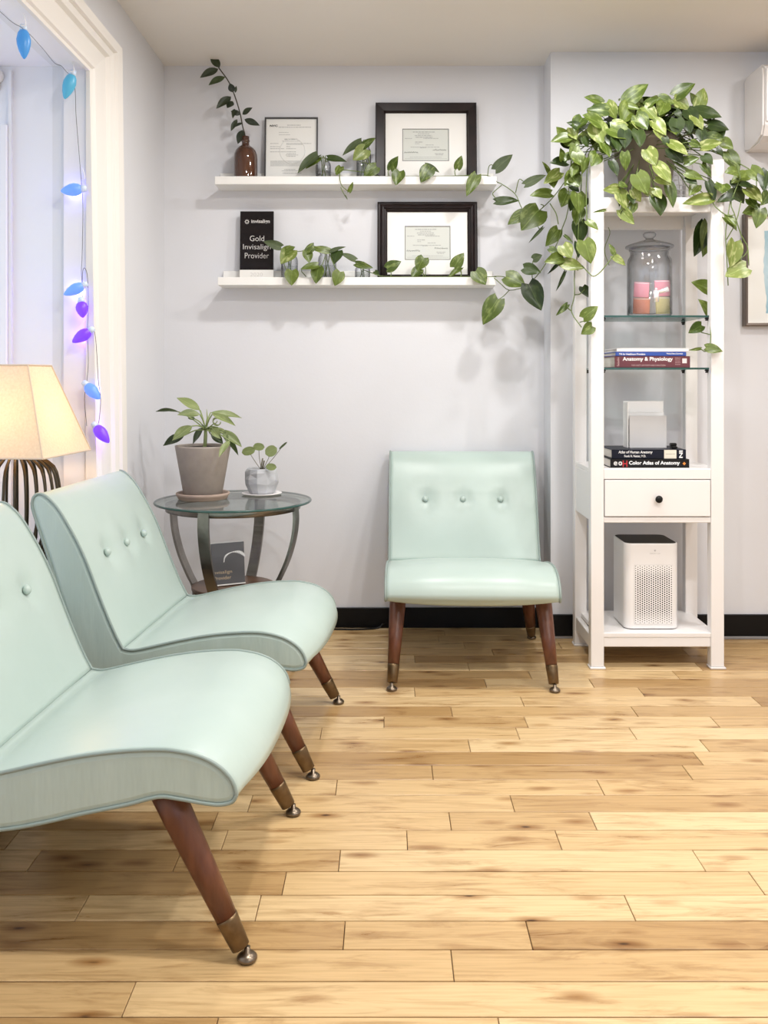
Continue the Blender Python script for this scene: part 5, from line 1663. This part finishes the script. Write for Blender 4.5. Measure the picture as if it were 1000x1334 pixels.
bm = bmesh.new()
def wire(pts):
    tube(bm, crom(pts, 4), .0009, 4)
wire([px(-30, -10, 2.20), px(0, 15, 2.33), px(16, 29, 2.42), px(30, 37, 2.48), px(42, 48, 2.55), px(50, 57, 2.62), px(58, 66, 2.69), px(71, 82, 2.82), px(80, 86, 2.86), px(87, 94, 2.90), px(95, 99, 2.92)])
wire([px(95, 99, 2.92), px(98, 120, 2.93), px(99, 150, 2.93), px(103, 200, 2.93), px(106, 238, 2.925), px(108, 270, 2.925), px(107, 330, 2.925), px(106, 352, 2.92), px(107, 370, YBL)])
wire([px(107, 370, YBL), px(108, 352, 2.92), px(111, 350, 2.92), px(114, 362, 2.925), px(115, 400, 2.925), px(114, 430, 2.925), px(115, 470, 2.92), px(113, 498, 2.92), px(110, 520, 2.92), px(113, 555, 2.92)])
wire([px(117, 431, YBL), px(123, 432, 2.92), px(126, 460, 2.925), px(128, 495, 2.92), px(131, 520, 2.92), px(129, 548, 2.92), px(126, 555, 2.915)])
wire([px(108, 384, 2.925), px(106, 394, 2.92)])
obj('wire', bm, M_wire, sl, world=True)
bm = bmesh.new()
for hx_, hy_, Yh in ((30, 22, 2.47), (93, 82, 2.88), (107, 222, 2.93)):
    tube(bm, crom([px(hx_, hy_ - 3, Yh), px(hx_ + 3, hy_ + 5, Yh), px(hx_ + 3, hy_ + 11, Yh), px(hx_ - 2, hy_ + 11, Yh)], 3), .0018, 5)
obj('hook', bm, M_plastw, sl, world=True)

# small white sensor on the recess wall
se = thing('wall_sensor', 'small round white sensor on the recess wall at the left edge', 'sensor', px(-3, 100, OY1 + .02))
bm = lathe(bmesh.new(), [(0, 0), (.022, 0), (.024, .008), (.020, .020), (.010, .026), (0, .027)], n=20)
bm.transform(Matrix.Translation(px(-3, 100, OY1 + .0195)) @ Euler((PI / 2, 0, 0)).to_matrix().to_4x4())
obj('housing', bm, M_plastw, se, world=True, smooth=True)
bm = B(0, 0, 0, 0, 0, 0)
bm.free()
q = px(-3, 114, OY1 + .0195)
obj('bracket', B(q.x - .010, q.x + .010, q.y - .012, q.y, q.z - .012, q.z + .014, bev=.003), M_plastw, se, world=True)

# ------------------------------------------------------------------ right edge: art and wall unit
ar = thing('framed_artwork', 'silver framed white artwork with a pale blue brush stroke at right', 'picture', (1.68, YP, 1.3085))
fw2, fh2 = .40, .468
ob = frame_ring(bmesh.new(), fw2, fh2, .013, [(0, 0), (0, -.030), (.004, -.034), (.013, -.030), (.013, 0)])
ob.transform(Matrix.Translation((1.485 + fw2 / 2, YP - .0005, 1.3085)))
obj('frame', ob, M_bfr, ar, world=True)
ob = frame_ring(bmesh.new(), fw2 - .026, fh2 - .026, .004, [(0, 0), (0, -.026), (.004, -.024), (.004, 0)])
ob.transform(Matrix.Translation((1.485 + fw2 / 2, YP - .001, 1.3085 + .013)))
obj('inner_slip', ob, mat('silver_slip', (.75, .72, .68, 1), .3, .3), ar, world=True)
cv_ = obj('canvas', B(1.485 + .017, 1.485 + fw2 - .017, YP - .018, YP - .002, 1.3085 + .017, 1.3085 + fh2 - .017), M_paper, ar, world=True)
bm = bmesh.new()
rr = random.Random(12)
Lp, Rp = [], []
for i in range(25):
    t = i / 24
    z = 1.362 + .345 * t
    Lp.append((1.5675 + .010 * (1 - t) + .004 * math.sin(9 * t) + rr.uniform(-.002, .002), z))
    Rp.append((1.628 + .010 * math.sin(5 * t) + rr.uniform(-.003, .003), z))
vsL = [bm.verts.new((a, YP - .0184, b_)) for a, b_ in Lp]
vsR = [bm.verts.new((a, YP - .0184, b_)) for a, b_ in Rp]
for i in range(24):
    bm.faces.new((vsL[i], vsR[i], vsR[i + 1], vsL[i + 1]))
obj('brush_stroke', bm, mottled('blue_wash', (.22, .42, .52, 1), (.58, .70, .75, 1), 14.0, .7, stretch=(1, 1, .35)), cv_, world=True)

ac = thing('wall_air_conditioner', 'white wall mounted air conditioner at the upper right edge', 'air conditioner', (1.90, YP, 2.04))
acx0, acx1 = 1.492, 2.30
prof = [(YP - .001, 2.038), (YP - .001, 2.335), (YP - .03, 2.348), (YP - .165, 2.350), (YP - .192, 2.335), (YP - .20, 2.30), (YP - .198, 2.10), (YP - .180, 2.060), (YP - .14, 2.042), (YP - .06, 2.036)]
bm = prism(bmesh.new(), prof, 'x', acx0, acx1)
bmesh.ops.bevel(bm, geom=[e for e in bm.edges if abs(e.verts[0].co.x - e.verts[1].co.x) < 1e-6], offset=.008, segments=2, affect='EDGES')
obj('body', bm, M_acp, ac, world=True)
obj('front_panel', B(acx0 + .010, acx1 - .01, YP - .206, YP - .199, 2.112, 2.325, bev=.003), M_plastw, ac, world=True)
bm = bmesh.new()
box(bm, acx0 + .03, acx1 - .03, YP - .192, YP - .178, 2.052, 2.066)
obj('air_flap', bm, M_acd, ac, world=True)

# thin cable on the floor along the back baseboard
cab = obj('floor_cable', tube(bmesh.new(), crom([(-.95, 3.93, .004), (-.6, 3.925, .004), (-.33, 3.93, .004), (-.15, 3.922, .004), (-.05, 3.94, .004), (-.02, 3.95, .02)], 5), .004, 6), M_dark)
tag(cab, 'thin black cable on the floor along the back baseboard', 'cable')

# ------------------------------------------------------------------ recessed downlight fittings in the ceiling
for i, (lx_, ly_) in enumerate(DOWNLIGHTS):
    where = ('above the vacant back wall chair', 'in front of the shelf tower', 'near the air conditioner', 'over the nearest chairs', 'in the middle of the room', 'by the right hand wall', 'behind the camera', 'farthest behind the camera')[i]
    r = thing('recessed_downlight', 'round white recessed ceiling downlight ' + where, 'light', (lx_, ly_, ZC), group='recessed ceiling downlights')
    obj('trim_ring', lathe(bmesh.new(), [(.066, 0), (.092, 0), (.092, -.004), (.084, -.008), (.068, -.008), (.066, 0)], n=28), M_white, r, smooth=True)
